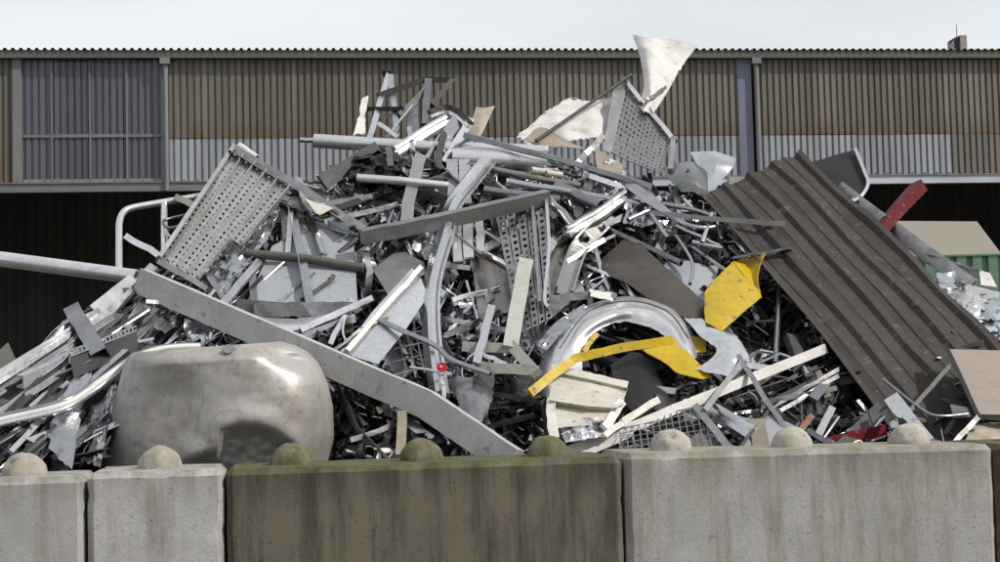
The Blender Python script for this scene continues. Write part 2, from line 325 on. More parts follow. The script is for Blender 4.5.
# ------------------------------------------------------------------ concrete block wall
def concrete(name, base, stain, moss, mossamt, stainamt, seed):
    pitamt = 0.75 if 'knob' in name else 0.4
    m = bpy.data.materials.new(name); m.use_nodes = True; n, l = nt(m); b = n['Principled BSDF']; b.inputs['Roughness'].default_value = 0.9
    tc = n.new('ShaderNodeTexCoord'); mp0 = n.new('ShaderNodeMapping'); mp0.inputs['Location'].default_value = (seed * 3.7, seed * 1.3, seed * 2.1)
    l.new(tc.outputs['Object'], mp0.inputs['Vector'])
    def nz(scale, det, vec=None, rough=0.6):
        k = n.new('ShaderNodeTexNoise'); k.inputs['Scale'].default_value = scale; k.inputs['Detail'].default_value = det; k.inputs['Roughness'].default_value = rough
        l.new(vec if vec else mp0.outputs['Vector'], k.inputs['Vector']); return k.outputs['Fac']
    def mr(v, a, c, d, e):
        k = n.new('ShaderNodeMapRange'); l.new(v, k.inputs['Value'])
        for q, z in zip(('From Min', 'From Max', 'To Min', 'To Max'), (a, c, d, e)): k.inputs[q].default_value = z
        return k.outputs['Result']
    def mth(op, x, y):
        k = n.new('ShaderNodeMath'); k.operation = op
        for i, z in enumerate((x, y)):
            if isinstance(z, (int, float)): k.inputs[i].default_value = z
            else: l.new(z, k.inputs[i])
        k.use_clamp = True; return k.outputs[0]
    def mix(fac, A, B):
        k = n.new('ShaderNodeMix'); k.data_type = 'RGBA'; l.new(fac, k.inputs['Factor'])
        for s_, z in (('A', A), ('B', B)):
            if isinstance(z, tuple): k.inputs[s_].default_value = (*z, 1)
            else: l.new(z, k.inputs[s_])
        return k.outputs['Result']
    st = n.new('ShaderNodeMapping'); st.inputs['Scale'].default_value = (5.0, 5.0, 0.55); l.new(mp0.outputs['Vector'], st.inputs['Vector'])
    sep = n.new('ShaderNodeSeparateXYZ'); l.new(tc.outputs['Object'], sep.inputs[0])
    streak = mr(nz(1.6, 8, st.outputs['Vector'], 0.72), 0.47, 0.62, 0, 1)
    blot = mr(nz(2.6, 8, None, 0.72), 0.42, 0.62, 0, 1)
    scar = mth('MULTIPLY', mr(nz(5.5, 8, None, 0.8), 0.60, 0.66, 0, 1), mr(nz(1.4, 2), 0.45, 0.55, 0, 1))
    fine = mr(nz(95, 2), 0.35, 0.7, 0, 1)
    pits = mr(nz(42, 3), 0.62, 0.72, 0, 1)
    c = mix(fine, tuple(x * 0.88 for x in base), tuple(x * 1.08 for x in base))
    c = mix(mth('MULTIPLY', blot, 0.35 * stainamt), c, tuple(x * 0.55 for x in base))
    c = mix(mth('MULTIPLY', streak, 0.75 * stainamt), c, stain)
    c = mix(mth('MULTIPLY', scar, 0.75 * stainamt), c, tuple(x * 0.45 for x in stain))
    top = mr(sep.outputs['Z'], 0.40, 0.60, 0, 1)                          # dirt that ran down from the top edge
    c = mix(mth('MULTIPLY', mth('MULTIPLY', top, mr(nz(1.9, 6, st.outputs['Vector']), 0.36, 0.62, 0, 1)), 0.9 * stainamt), c, tuple(x * 0.7 for x in stain))
    c = mix(mth('MULTIPLY', pits, pitamt), c, tuple(x * 0.3 for x in base))
    mtop = mr(sep.outputs['Z'], 0.545, 0.60, 0, 1)
    mm = mth('MULTIPLY', mth('ADD', mth('MULTIPLY', mtop, 0.9), mth('MULTIPLY', mr(sep.outputs['Z'], 0.25, 0.62, 0, 1), 0.05)), mr(nz(13, 7, None, 0.75), 0.40, 0.60, 0, 1))
    c = mix(mth('MULTIPLY', mm, mossamt), c, moss)
    l.new(c, b.inputs['Base Color'])
    hgt = mth('SUBTRACT', mth('ADD', mth('MULTIPLY', nz(70, 4), 0.5), mth('MULTIPLY', nz(14, 4), 0.4)), mth('MULTIPLY', pits, 0.5))
    bp = n.new('ShaderNodeBump'); bp.inputs['Strength'].default_value = 0.4; bp.inputs['Distance'].default_value = 0.007
    l.new(hgt, bp.inputs['Height']); l.new(bp.outputs['Normal'], b.inputs['Normal'])
    return m
MOSS = (0.085, 0.105, 0.02)
CM = [concrete('pale_concrete', (0.35, 0.345, 0.33), (0.19, 0.175, 0.145), MOSS, 0.2, 0.8, 1),
      concrete('pale_stained_concrete', (0.40, 0.395, 0.385), (0.15, 0.125, 0.095), MOSS, 0.15, 0.75, 2),
      concrete('mossy_brown_concrete', (0.128, 0.112, 0.084), (0.028, 0.024, 0.015), (0.062, 0.075, 0.012), 1.0, 1.0, 3),
      concrete('weathered_concrete', (0.35, 0.345, 0.325), (0.17, 0.15, 0.115), (0.15, 0.14, 0.06), 0.5, 0.85, 4)]
KM = [concrete('knob_concrete', (0.40, 0.375, 0.32), (0.2, 0.18, 0.14), MOSS, 0.15, 0.5, 5)] * 2 + [concrete('mossy_knob_concrete', (0.22, 0.2, 0.14), (0.07, 0.06, 0.035), (0.06, 0.07, 0.014), 0.85, 0.9, 6), concrete('pale_knob_concrete', (0.42, 0.40, 0.35), (0.2, 0.18, 0.14), MOSS, 0.1, 0.4, 7)]
def block(s0, length, nk, m, label, dz=0.0, z0=0.6, dy=0.0, knobs=True, name='concrete_block', tilt=0.0):
    H = 0.6; B = 0.6
    bm = bmesh.new(); bmesh.ops.create_cube(bm, size=1)
    for v in bm.verts: v.co = Vector((v.co.x * (length - 0.012), v.co.y * B, (v.co.z + 0.5) * H))
    bmesh.ops.bevel(bm, geom=list(bm.edges), offset=0.028, segments=1, affect='EDGES')
    for it in range(5):
        es = [e for e in bm.edges if e.calc_length() > 0.045]
        if not es: break
        bmesh.ops.subdivide_edges(bm, edges=es, cuts=1, use_grid_fill=True)
    sd = Vector((s0 * 9, z0 * 5, 3))
    for v in bm.verts:
        d = noise.noise_vector(v.co * 7 + sd) * 0.002 + noise.noise_vector(v.co * 28 + sd) * 0.001
        ed = (abs(v.co.x) > length / 2 - 0.05) + (abs(v.co.y) > B / 2 - 0.04) + (v.co.z > H - 0.04)
        if ed >= 2: d -= Vector((v.co.x / length, v.co.y / B, 0.4)) * max(0, noise.noise(v.co * 11 - sd) - 0.3) * 0.04
        v.co += d
    me = bpy.data.meshes.new(name); bm.to_mesh(me); bm.free(); me.materials.append(m)
    o = bpy.data.objects.new(name, me); COL.objects.link(o)
    p = KN0 + WX * (s0 + length / 2); p.z = z0 + dz; o.location = p + WN * dy; o.rotation_euler = (0, tilt, YAW)
    shade(o, 22); tag(o, label, 'concrete block', 'concrete blocks of the wall')
    for k in range(nk if knobs else 0):
        b2 = bmesh.new(); bmesh.ops.create_uvsphere(b2, u_segments=48, v_segments=28, radius=0.101)
        kx = (k - (nk - 1) / 2) * 0.6
        for v in b2.verts:
            v.co += noise.noise_vector(v.co * 14 + Vector((s0 + k * 3, 0, 0))) * 0.008 + noise.noise_vector(v.co * 60 + Vector((s0, k * 5, 0))) * 0.0025 - v.co * max(0, noise.noise(v.co * 22 + Vector((s0 * 2, k * 7, 3))) - 0.35) * 0.3
            v.co.z = max(v.co.z * 1.06, -0.02); v.co += Vector((kx, 0, H - 0.006))
        km = bpy.data.meshes.new('knob'); b2.to_mesh(km); b2.free(); km.materials.append(KM[CM.index(m)])
        ko = bpy.data.objects.new('knob', km); COL.objects.link(ko); ko.parent = o; shade(ko, 60)
    return o
wall_spec = [(-1.5, 1.8, 3, 0, 'plain pale grey concrete block at the far left end of the wall', -0.008, 0.0),
             (0.3, 0.6, 1, 1, 'short pale concrete block with one knob and dark scars before the tank', 0.004, 0.004),
             (0.9, 1.8, 3, 2, 'dark brown mossy concrete block with green edge and three mossy knobs', 0.0, 0.0),
             (2.7, 1.8, 3, 3, 'long pale weathered concrete block with three clean knobs under the corrugated sheet', 0.006, 0.006),
             (4.5, 1.8, 3, 2, 'dark mossy concrete block cut off by the right edge of the picture', 0.0, 0.0)]
for s0, L, nk, mi, lab, dz, ti in wall_spec: block(s0, L, nk, CM[mi], lab, dz, 0.6, 0.0, True, 'concrete_block', ti)
for i, s0 in enumerate((-1.8, 0.0, 1.8, 3.6)):
    block(s0, 1.8, 3, CM[(3, 0, 2, 3)[i]], ('concrete block of the lower course, ' + ('leftmost', 'second from left', 'third from left', 'rightmost')[i] + ' one'), -0.012, 0.0, 0.0, False)

# ------------------------------------------------------------------ shed
SD = 37.0; SYAW = R(7.2)
SX = Vector((math.cos(SYAW), math.sin(SYAW), 0)); SNo = Vector((math.sin(SYAW), -math.cos(SYAW), 0))   # SNo points to the yard
S0 = CAM + ray(500, 281) * SD; S0.z = 0
def fac(px, py):                                        # photo point -> (along facade, height)
    d = ray(px, py); t = (S0 - CAM).dot(SNo) / d.dot(SNo); q = CAM + d * t
    return (q - S0).dot(SX), q.z
def FP(sx, z, out=0.0): return S0 + SX * sx + SNo * out + Vector((0, 0, z))
zt = (fac(60, 60)[1] + fac(940, 59)[1]) / 2 ; zb = (fac(60, 183)[1] + fac(940, 176)[1]) / 2
zm = (fac(250, 138)[1] + fac(900, 135)[1]) / 2
def smat(name, base, stain, sx_, amt, low=None, lowz=None, rough=0.6, metal=0.2):
    m = bpy.data.materials.new(name); m.use_nodes = True; n, l = nt(m); b = n['Principled BSDF']; b.inputs['Roughness'].default_value = rough; b.inputs['Metallic'].default_value = metal
    tc = n.new('ShaderNodeTexCoord'); mp = n.new('ShaderNodeMapping'); mp.inputs['Scale'].default_value = sx_; l.new(tc.outputs['Object'], mp.inputs['Vector'])
    a = n.new('ShaderNodeTexNoise'); a.inputs['Scale'].default_value = 1.0; a.inputs['Detail'].default_value = 7; l.new(mp.outputs['Vector'], a.inputs['Vector'])
    r = n.new('ShaderNodeMapRange'); r.inputs['From Min'].default_value = 0.35; r.inputs['From Max'].default_value = 0.7; r.inputs['To Max'].default_value = amt; l.new(a.outputs['Fac'], r.inputs['Value'])
    x = n.new('ShaderNodeMix'); x.data_type = 'RGBA'; l.new(r.outputs['Result'], x.inputs['Factor']); x.inputs['A'].default_value = (*base, 1); x.inputs['B'].default_value = (*stain, 1)
    oi = n.new('ShaderNodeObjectInfo'); vr = n.new('ShaderNodeMapRange'); vr.inputs['To Min'].default_value = 0.86; vr.inputs['To Max'].default_value = 1.12; l.new(oi.outputs['Random'], vr.inputs['Value'])
    hs = n.new('ShaderNodeHueSaturation'); l.new(x.outputs['Result'], hs.inputs['Color']); l.new(vr.outputs['Result'], hs.inputs['Value'])
    out = hs.outputs['Color']
    if low:
        se = n.new('ShaderNodeSeparateXYZ'); l.new(tc.outputs['Object'], se.inputs[0])
        r2 = n.new('ShaderNodeMapRange'); r2.inputs['From Min'].default_value = lowz[0]; r2.inputs['From Max'].default_value = lowz[1]; r2.inputs['To Min'].default_value = 1; r2.inputs['To Max'].default_value = 0
        l.new(se.outputs['Z'], r2.inputs['Value'])
        k = n.new('ShaderNodeMath'); k.operation = 'MULTIPLY'; l.new(r2.outputs['Result'], k.inputs[0])
        mp2 = n.new('ShaderNodeMapping'); mp2.inputs['Scale'].default_value = (6, 6, 0.6); l.new(tc.outputs['Object'], mp2.inputs['Vector'])
        a2 = n.new('ShaderNodeTexNoise'); a2.inputs['Scale'].default_value = 1.0; a2.inputs['Detail'].default_value = 6; l.new(mp2.outputs['Vector'], a2.inputs['Vector'])
        r3 = n.new('ShaderNodeMapRange'); r3.inputs['From Min'].default_value = 0.35; r3.inputs['From Max'].default_value = 0.6; l.new(a2.outputs['Fac'], r3.inputs['Value'])
        l.new(r3.outputs['Result'], k.inputs[1])
        x2 = n.new('ShaderNodeMix'); x2.data_type = 'RGBA'; l.new(k.outputs[0], x2.inputs['Factor']); l.new(out, x2.inputs['A']); x2.inputs['B'].default_value = (*low, 1); out = x2.outputs['Result']
    l.new(out, b.inputs['Base Color']); return m
shed = empty('industrial_shed', FP(0, 0), 'long industrial shed with brown corrugated cladding and dark open front behind the heap', 'building')
BR = smat('brown_cladding', (0.112, 0.101, 0.077), (0.205, 0.192, 0.16), (5.5, 5.5, 0.16), 0.65, (0.12, 0.07, 0.032), (zm - 0.05, zm + 0.5))
BR2 = smat('brown_lower_cladding', (0.13, 0.12, 0.095), (0.19, 0.183, 0.165), (3.2, 3.2, 0.12), 0.55)
BL = smat('pale_blue_grey_cladding', (0.315, 0.335, 0.365), (0.20, 0.205, 0.215), (5, 5, 0.4), 0.85)
DG = smat('dark_blue_grey_cladding', (0.085, 0.09, 0.108), (0.12, 0.125, 0.145), (1.5, 1.5, 0.15), 0.8, None, None, 0.4, 0.3)
PU = smat('violet_grey_sheet', (0.16, 0.165, 0.24), (0.12, 0.125, 0.17), (2, 2, 0.3), 0.8)
TR = smat('grey_trim', (0.19, 0.195, 0.195), (0.12, 0.12, 0.115), (1.5, 1.5, 0.5), 0.6)
GU = smat('olive_gutter', (0.085, 0.088, 0.075), (0.13, 0.13, 0.115), (0.8, 0.8, 2), 0.6)
LB = smat('pale_beam', (0.55, 0.59, 0.64), (0.25, 0.26, 0.27), (0.7, 0.7, 2), 0.5)
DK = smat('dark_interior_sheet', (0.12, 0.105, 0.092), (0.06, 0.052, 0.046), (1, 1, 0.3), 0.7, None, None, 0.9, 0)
RF = smat('grey_roof_sheet', (0.2, 0.2, 0.19), (0.12, 0.12, 0.11), (0.5, 0.5, 0.5), 0.7)
PITCHR = 0.158
def cladding(name, sa, sb, za, zb_, m, out=0.0, depth=0.045, pitch=PITCHR, parent=shed, label=None):
    if name == 'cladding':                                   # laid as separate sheets, each a little uneven
        x = sa; cr = random.Random(int(sa * 100)); w = pitch * 7
        first = (math.floor(sa / w) + 1) * w; cuts = [sa]
        while first < sb - 0.2: cuts.append(first); first += w
        cuts.append(sb)
        for a_, b_ in zip(cuts[:-1], cuts[1:]): cladding('cladding_sheet', a_, b_ + 0.0, za + cr.uniform(0, .015), zb_, m, out + cr.uniform(-.008, .008), depth, pitch, parent, label)
        return
    xs = []; k = math.floor(sa / pitch); x = k * pitch
    while x < sb + pitch:
        for q, d in ((0, 0), (0.62, 0), (0.70, -depth), (0.92, -depth)): xs.append((x + q * pitch, d))
        x += pitch
    def dat(x):
        q = (x / pitch) % 1.0
        return 0 if q <= .62 else (-depth * (q - .62) / .08 if q < .70 else (-depth if q <= .92 else -depth * (1 - q) / .08))
    xs = [(sa, dat(sa))] + [(a, d) for a, d in xs if sa + .001 < a < sb - .001] + [(sb, dat(sb))]
    V = []; Fc = []
    for a, d in xs: V += [FP(a, za, out + d), FP(a, zb_, out + d)]
    for i in range(len(xs) - 1): Fc.append((2 * i, 2 * i + 2, 2 * i + 3, 2 * i + 1))
    o = raw(name, V, Fc, m, parent)
    if label: o['label'] = label
    return o
def fbox(name, sa, sb, za, zb_, o0, o1, m, parent=shed):
    V = [FP(a, z, o) for o in (o0, o1) for z in (za, zb_) for a in (sa, sb)]
    Fc = [(0, 1, 3, 2), (4, 6, 7, 5), (0, 4, 5, 1), (2, 3, 7, 6), (0, 2, 6, 4), (1, 5, 7, 3)]
    return raw(name, V, Fc, m, parent)
sL = fac(-420, 120)[0]; sR = fac(1420, 120)[0]
s15 = fac(13, 120)[0]; s22 = fac(22, 120)[0]; s165 = fac(163, 120)[0]; s171 = fac(169, 120)[0]
s735 = fac(739, 110)[0]; s752 = fac(752, 110)[0]; s758 = fac(759, 110)[0]; s950 = fac(951, 150)[0]
cladding('cladding', sL, s15, zb, zt, BR)
cladding('cladding', s22, s165, zb, zt, DG, -0.02, label='dark blue grey translucent sheeting bay')
cladding('cladding', s171, s735, zm, zt, BR)
cladding('cladding', s171, s735, zb, zm - 0.003, BL, -0.006, 0.06, label='pale blue grey strip along the lower cladding')
cladding('cladding', s758, sR, zm, zt, BR)
cladding('cladding', s758, s950, zb, zm - 0.003, BL, -0.006, 0.06, label='pale blue grey strip along the lower cladding')
cladding('cladding', s950, sR, zb, zm - 0.003, BR2, 0.004)
fbox('flat_panel', s735 - 0.02, s752, zb, zt, -0.05, 0.03, PU); 
fbox('corner_trim', s15, s22, zb, zt, -0.05, 0.06, TR)
for q in (52, 90, 127): fbox('glazing_bar', fac(q, 120)[0] - 0.02, fac(q, 120)[0] + 0.02, zb + 0.05, zt - 0.02, 0.0, 0.02, TR)
fbox('rail', s22 + 0.02, s165 - 0.02, fac(90, 136)[1] - 0.035, fac(90, 136)[1] + 0.035, -0.01, 0.012, TR)
fbox('rail', s22 + 0.02, s165 - 0.02, zb + 0.02, zb + 0.1, -0.01, 0.013, TR)
for q in (s165 + 0.07, (s752 + s758) / 2 + 0.02):                # downpipes
    V, Fc = sweep_geo([FP(q, zt - 0.02, 0.1), FP(q, zb - 0.2, 0.1)], ngon(12), 0.12, 0.12); shade(raw('downpipe', V, Fc, TR, shed), 50)
    fbox('hopper', q - 0.11, q + 0.11, zt - 0.14, zt, 0.03, 0.2, TR)
# gutter (open channel) and corrugated roof edge above it
fbox('gutter', sL, sR, zt, zt + 0.17, 0.02, 0.18, GU)
V = []; Fc = []; n = 0
x = sL
while x < sR:
    for q, d in ((0, 0), (0.06, 0), (0.085, 0.05), (0.135, 0.05), (0.16, 0)):
        V += [FP(x + q, zt + 0.172 + d, 0.22), FP(x + q, zt + 0.172 + d + 1.5, -26)]; n += 1
    x += 0.176
for i in range(n - 1): Fc.append((2 * i, 2 * i + 2, 2 * i + 3, 2 * i + 1))
raw('roof', V, Fc, RF, shed)
sM = fac(470, 180)[0]
fbox('lintel_beam', sL, sM, zb - 0.2, zb - 0.012, -0.12, 0.09, TR)
fbox('lintel_beam', sM + 0.01, sR, zb - 0.2, zb - 0.012, -0.12, 0.09, LB)  # right run of the beam, paler than the left
fbox('ledge', sL, sR, zb - 0.01, zb + 0.02, -0.1, 0.12, TR)
x = sL
while x < sR:
    if -12 < x < 13 and not (fac(250, 180)[0] < x < fac(660, 180)[0]): fbox('bolt', x - 0.02, x + 0.02, zb + 0.021, zb + 0.06, 0.06, 0.1, DK)
    x += 0.31
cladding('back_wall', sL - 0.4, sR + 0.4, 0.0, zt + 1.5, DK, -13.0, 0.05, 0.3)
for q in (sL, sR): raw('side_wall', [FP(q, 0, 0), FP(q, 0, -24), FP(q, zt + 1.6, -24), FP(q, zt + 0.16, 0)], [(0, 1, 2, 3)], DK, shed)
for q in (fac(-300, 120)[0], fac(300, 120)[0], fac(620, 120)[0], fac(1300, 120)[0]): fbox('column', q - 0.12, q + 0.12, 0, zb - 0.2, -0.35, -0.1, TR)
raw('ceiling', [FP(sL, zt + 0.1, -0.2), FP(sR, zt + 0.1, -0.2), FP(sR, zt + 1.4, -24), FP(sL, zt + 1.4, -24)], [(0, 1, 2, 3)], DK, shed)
# chimney vent on the roof
ve = empty('roof_vent', FP(*fac(962, 52), -0.3), 'small twin roof vent with a thin aerial on the shed roof', 'vent')
def vbox(name, px0, px1, py0, py1, o0, o1, m):
    a, z1 = fac(px0, py0); b_, z0 = fac(px1, py1); return fbox(name, a, b_, z0, z1, o0, o1, m, ve)
vbox('flue', 963.5, 971, 33.5, 54.5, -0.5, -0.2, mat('vent_metal', (0.42, 0.37, 0.31), 0.6, 0.1))
vbox('frame_post', 954, 956.5, 40, 54.5, -0.4, -0.25, TR); vbox('pane', 956.8, 959.8, 40.5, 54.5, -0.36, -0.3, M['white']); vbox('frame_post', 960, 963.2, 38.0, 54.5, -0.4, -0.25, M['dark'])
a, z1 = fac(962, 37); V, Fc = sweep_geo([FP(a - 0.2, fac(954, 40)[1], -0.3), FP(a, z1 + 0.03, -0.3), FP(a + 0.16, z1 - 0.03, -0.3)], profile('box'), 0.07, 0.14); raw('cap', V, Fc, M['dark'], ve)
V, Fc = sweep_geo([FP(a, z1, -0.3), FP(a, fac(962, 22)[1], -0.3)], ngon(6), 0.02, 0.02); raw('aerial', V, Fc, TR, ve)

# green container with a pale sloping hopper plate, in front of the shed opening
GC = smat('green_container_paint', (0.13, 0.235, 0.145), (0.10, 0.18, 0.11), (2, 2, 0.4), 0.7, None, None, 0.5, 0)
TAN = mat('dusty_tan_plate', (0.235, 0.215, 0.185), 0.7, 0.1, 0.5, (0.24, 0.22, 0.19), 1.2, 0, 0.1, 20)
CD = 17.5
cc = empty('green_container', Vector((PD(965, 300, CD).x, CD + 1, 0)), 'green corrugated skip container with a pale tan sloping inner plate behind the heap', 'container')
x0 = PD(880, 290, CD).x; x1 = PD(1090, 290, CD).x; ztop = PD(965, 254.5, CD).z
V = []; Fc = []; n = 0; x = x0
while x < x1:
    for q, d in ((0, 0), (0.09, 0), (0.105, 0.045), (0.15, 0.045), (0.165, 0)): V += [(x + q, CD + d, 0.12), (x + q, CD + d, ztop - 0.02)]; n += 1
    x += 0.175
for i in range(n - 1): Fc.append((2 * i, 2 * i + 2, 2 * i + 3, 2 * i + 1))
raw('front_wall', V, Fc, GC, cc)
def wbox(name, lo, hi, m, parent=None):
    V = [(x, y, z) for z in (lo[2], hi[2]) for y in (lo[1], hi[1]) for x in (lo[0], hi[0])]
    return raw(name, V, [(0, 2, 3, 1), (4, 5, 7, 6), (0, 1, 5, 4), (2, 6, 7, 3), (0, 4, 6, 2), (1, 3, 7, 5)], m, parent)
wbox('top_rail', (x0, CD - 0.01, ztop - 0.02), (x1 + 0.1, CD + 0.05, ztop), GC, cc)
a = PD(897, 221, CD + 1.0); b_ = PD(977, 221.5, CD + 1.0); c_ = PD(1003, 256, CD + 0.06); d_ = PD(880, 256, CD + 0.06); e_ = PD(1100, 215, CD + 2.2)
raw('sloping_plate', [a, b_, c_, d_] + [v + Vector((0, 0.02, -0.03)) for v in (a, b_, c_, d_)], [(3, 2, 1, 0), (4, 5, 6, 7), (0, 1, 5, 4), (1, 2, 6, 5), (2, 3, 7, 6), (3, 0, 4, 7)], TAN, cc)
wbox('rear_wall', (x0, CD + 1.1, 0.12), (x1, CD + 1.16, ztop), GC, cc); wbox('floor', (x0, CD + 0.05, 0.0), (x1, CD + 1.1, 0.12), GC, cc)

# ------------------------------------------------------------------ the heap: unseen dark core added to block light and see-through
def lerpc(tab, x):
    for (a, b), (c, d) in zip(tab[:-1], tab[1:]):
        if x <= c: return b + (d - b) * max(0, (x - a)) / (c - a)
    return tab[-1][1]
SIL = [(-260, 455), (-120, 430), (0, 405), (40, 355), (70, 328), (110, 300), (160, 280), (200, 268), (236, 215), (280, 190), (330, 165), (380, 150), (430, 140), (500, 150), (560, 158), (600, 160), (650, 178),
       (700, 200), (760, 215), (830, 235), (900, 268), (960, 305), (1000, 330), (1100, 390), (1250, 455)]
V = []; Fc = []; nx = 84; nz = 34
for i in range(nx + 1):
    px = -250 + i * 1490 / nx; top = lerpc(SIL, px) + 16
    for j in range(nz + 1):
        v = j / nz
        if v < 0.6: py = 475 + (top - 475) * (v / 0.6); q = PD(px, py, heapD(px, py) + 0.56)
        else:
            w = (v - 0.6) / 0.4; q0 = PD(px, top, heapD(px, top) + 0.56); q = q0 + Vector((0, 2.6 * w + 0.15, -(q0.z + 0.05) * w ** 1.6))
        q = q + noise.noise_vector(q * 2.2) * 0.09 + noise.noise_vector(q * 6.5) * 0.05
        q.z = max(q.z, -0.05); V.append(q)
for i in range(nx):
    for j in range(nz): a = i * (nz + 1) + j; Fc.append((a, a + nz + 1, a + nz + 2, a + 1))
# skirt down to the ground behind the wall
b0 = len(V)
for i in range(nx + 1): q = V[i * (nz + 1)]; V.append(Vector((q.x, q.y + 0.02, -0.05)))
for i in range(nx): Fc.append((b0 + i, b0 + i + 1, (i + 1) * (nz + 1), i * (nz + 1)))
tag(raw('light_block_core', V, Fc, 'core'), 'dark mass added inside the heap to block light', 'added core', kind='stuff')

# ------------------------------------------------------------------ dented tank
def tank():
    t = empty('dented_tank', PD(220, 470, 8.2), 'large dented stainless tank, brownish grey, lying behind the two left knobs', 'tank')
    t.location.z = 0.86
    Lx = [(346, 134), (349, 129), (354, 125), (400, 112), (470, 98), (520, 90)]
    Rx = [(346, 280), (351, 296), (358, 308), (370, 319), (390, 328), (412, 333), (440, 334), (470, 331), (520, 328)]
    crease = [(168, 472), (190, 462), (208, 457), (216, 450), (221, 440), (228, 431), (242, 427), (258, 428), (274, 435), (290, 446), (312, 470)]
    def foldd(x, y):                                     # signed distance from the fold line, positive below it
        best = 1e9; sg = 1
        for (x0, y0), (x1, y1) in zip(crease[:-1], crease[1:]):
            dx, dy = x1 - x0, y1 - y0; t_ = max(0, min(1, ((x - x0) * dx + (y - y0) * dy) / (dx * dx + dy * dy)))
            ex, ey = x - x0 - dx * t_, y - y0 - dy * t_; d2 = ex * ex + ey * ey
            if d2 < best: best = d2; sg = 1 if dx * ey - dy * ex > 0 else -1
        return sg * math.sqrt(best)
    NT = 320; NV = 190; V = []; Fc = []
    def sm(a, b, x): x = min(1, max(0, (x - a) / (b - a))); return x * x * (3 - 2 * x)
    for j in range(NV + 1):
        v = j / NV
        k = sm(0, 1, min(1, v / 0.1)) if v < 0.1 else 1
        pyb = 346 + (v ** 1.0) * 160
        xl = lerpc(Lx, pyb); xr = lerpc(Rx, pyb)
        shr = 1.0 if v > 0.10 else (0.80 + 0.20 * math.sin(math.pi / 2 * v / 0.10))
        for i in range(NT):
            th = 2 * math.pi * i / NT; c = math.cos(th); s_ = math.sin(th)
            cx = math.copysign(abs(c) ** 0.72, c); sx = math.copysign(abs(s_) ** 0.8, s_)
            px = (xl + xr) / 2 + (xr - xl) / 2 * cx
            py = pyb - (px - 218) * 0.075 * (1 - 0.8 * v)
            dep = 8.18 + 0.05 * (px - 218) / 110 - 0.44 * sx * shr
            if s_ > 0:
                fd = foldd(px, py); ends = sm(172, 200, px) * (1 - sm(296, 316, px))
                dep += ends * (0.04 * sm(-9, 10, fd) + 0.025 * sm(0, 34, fd)) + 0.05 * sm(415, 490, py) + ends * 0.012 * noise.noise(Vector((px / 9, py / 9, 8))) * sm(0, 10, fd)
                dep -= ends * 0.03 * math.exp(-((fd + 7) / (16.0 if fd < -2 else 11.0)) ** 2)
                dep -= 0.02 * math.exp(-((px - 217 - (py - 440) * 0.12) / 5.0) ** 2) * sm(430, 446, py)
                dep += 0.018 * math.exp(-((px - 250 + (py - 440) * 0.5) / 7.0) ** 2) * sm(432, 446, py)
                # pressed facet under the right shoulder
                dep += 0.085 * math.exp(-(((px - 292) / 26) ** 2 + ((py - 358 - (px - 292) * 0.25) / 9) ** 2))
                dep += 0.05 * math.exp(-(((px - 160) / 40) ** 2 + ((py - 405) / 35) ** 2))
                dep -= 0.03 * math.exp(-(((px - 300) / 20) ** 2 + ((py - 400) / 30) ** 2))
                dep += noise.noise(Vector((px / 60, py / 50, 1.5))) * 0.012 + noise.noise(Vector((px / 14, py / 12, 4.5))) * 0.003
            V.append(PD(px, py, dep))
    for j in range(NV):
        for i in range(NT): i2 = (i + 1) % NT; Fc.append((j * NT + i, (j + 1) * NT + i, (j + 1) * NT + i2, j * NT + i2))
    Fc.append(tuple(range(NT)))
    o = raw('shell', V, Fc, 'tank', t); shade(o, 32)
    p = PD(229, 351, 7.80)
    b = bmesh.new(); bmesh.ops.create_cone(b, cap_ends=True, segments=18, radius1=0.034, radius2=0.032, depth=0.02, matrix=Matrix.Rotation(R(80), 4, 'X'))
    bmesh.ops.create_cone(b, cap_ends=True, segments=6, radius1=0.024, radius2=0.022, depth=0.05, matrix=Matrix.Translation((0, -0.018, 0.004)) @ Matrix.Rotation(R(80), 4, 'X'))
    me = bpy.data.meshes.new('bolt'); b.to_mesh(me); b.free(); me.materials.append(M['galv']); bo = bpy.data.objects.new('bolt', me); COL.objects.link(bo); bo.parent = t; bo.location = p - t.location
tank()

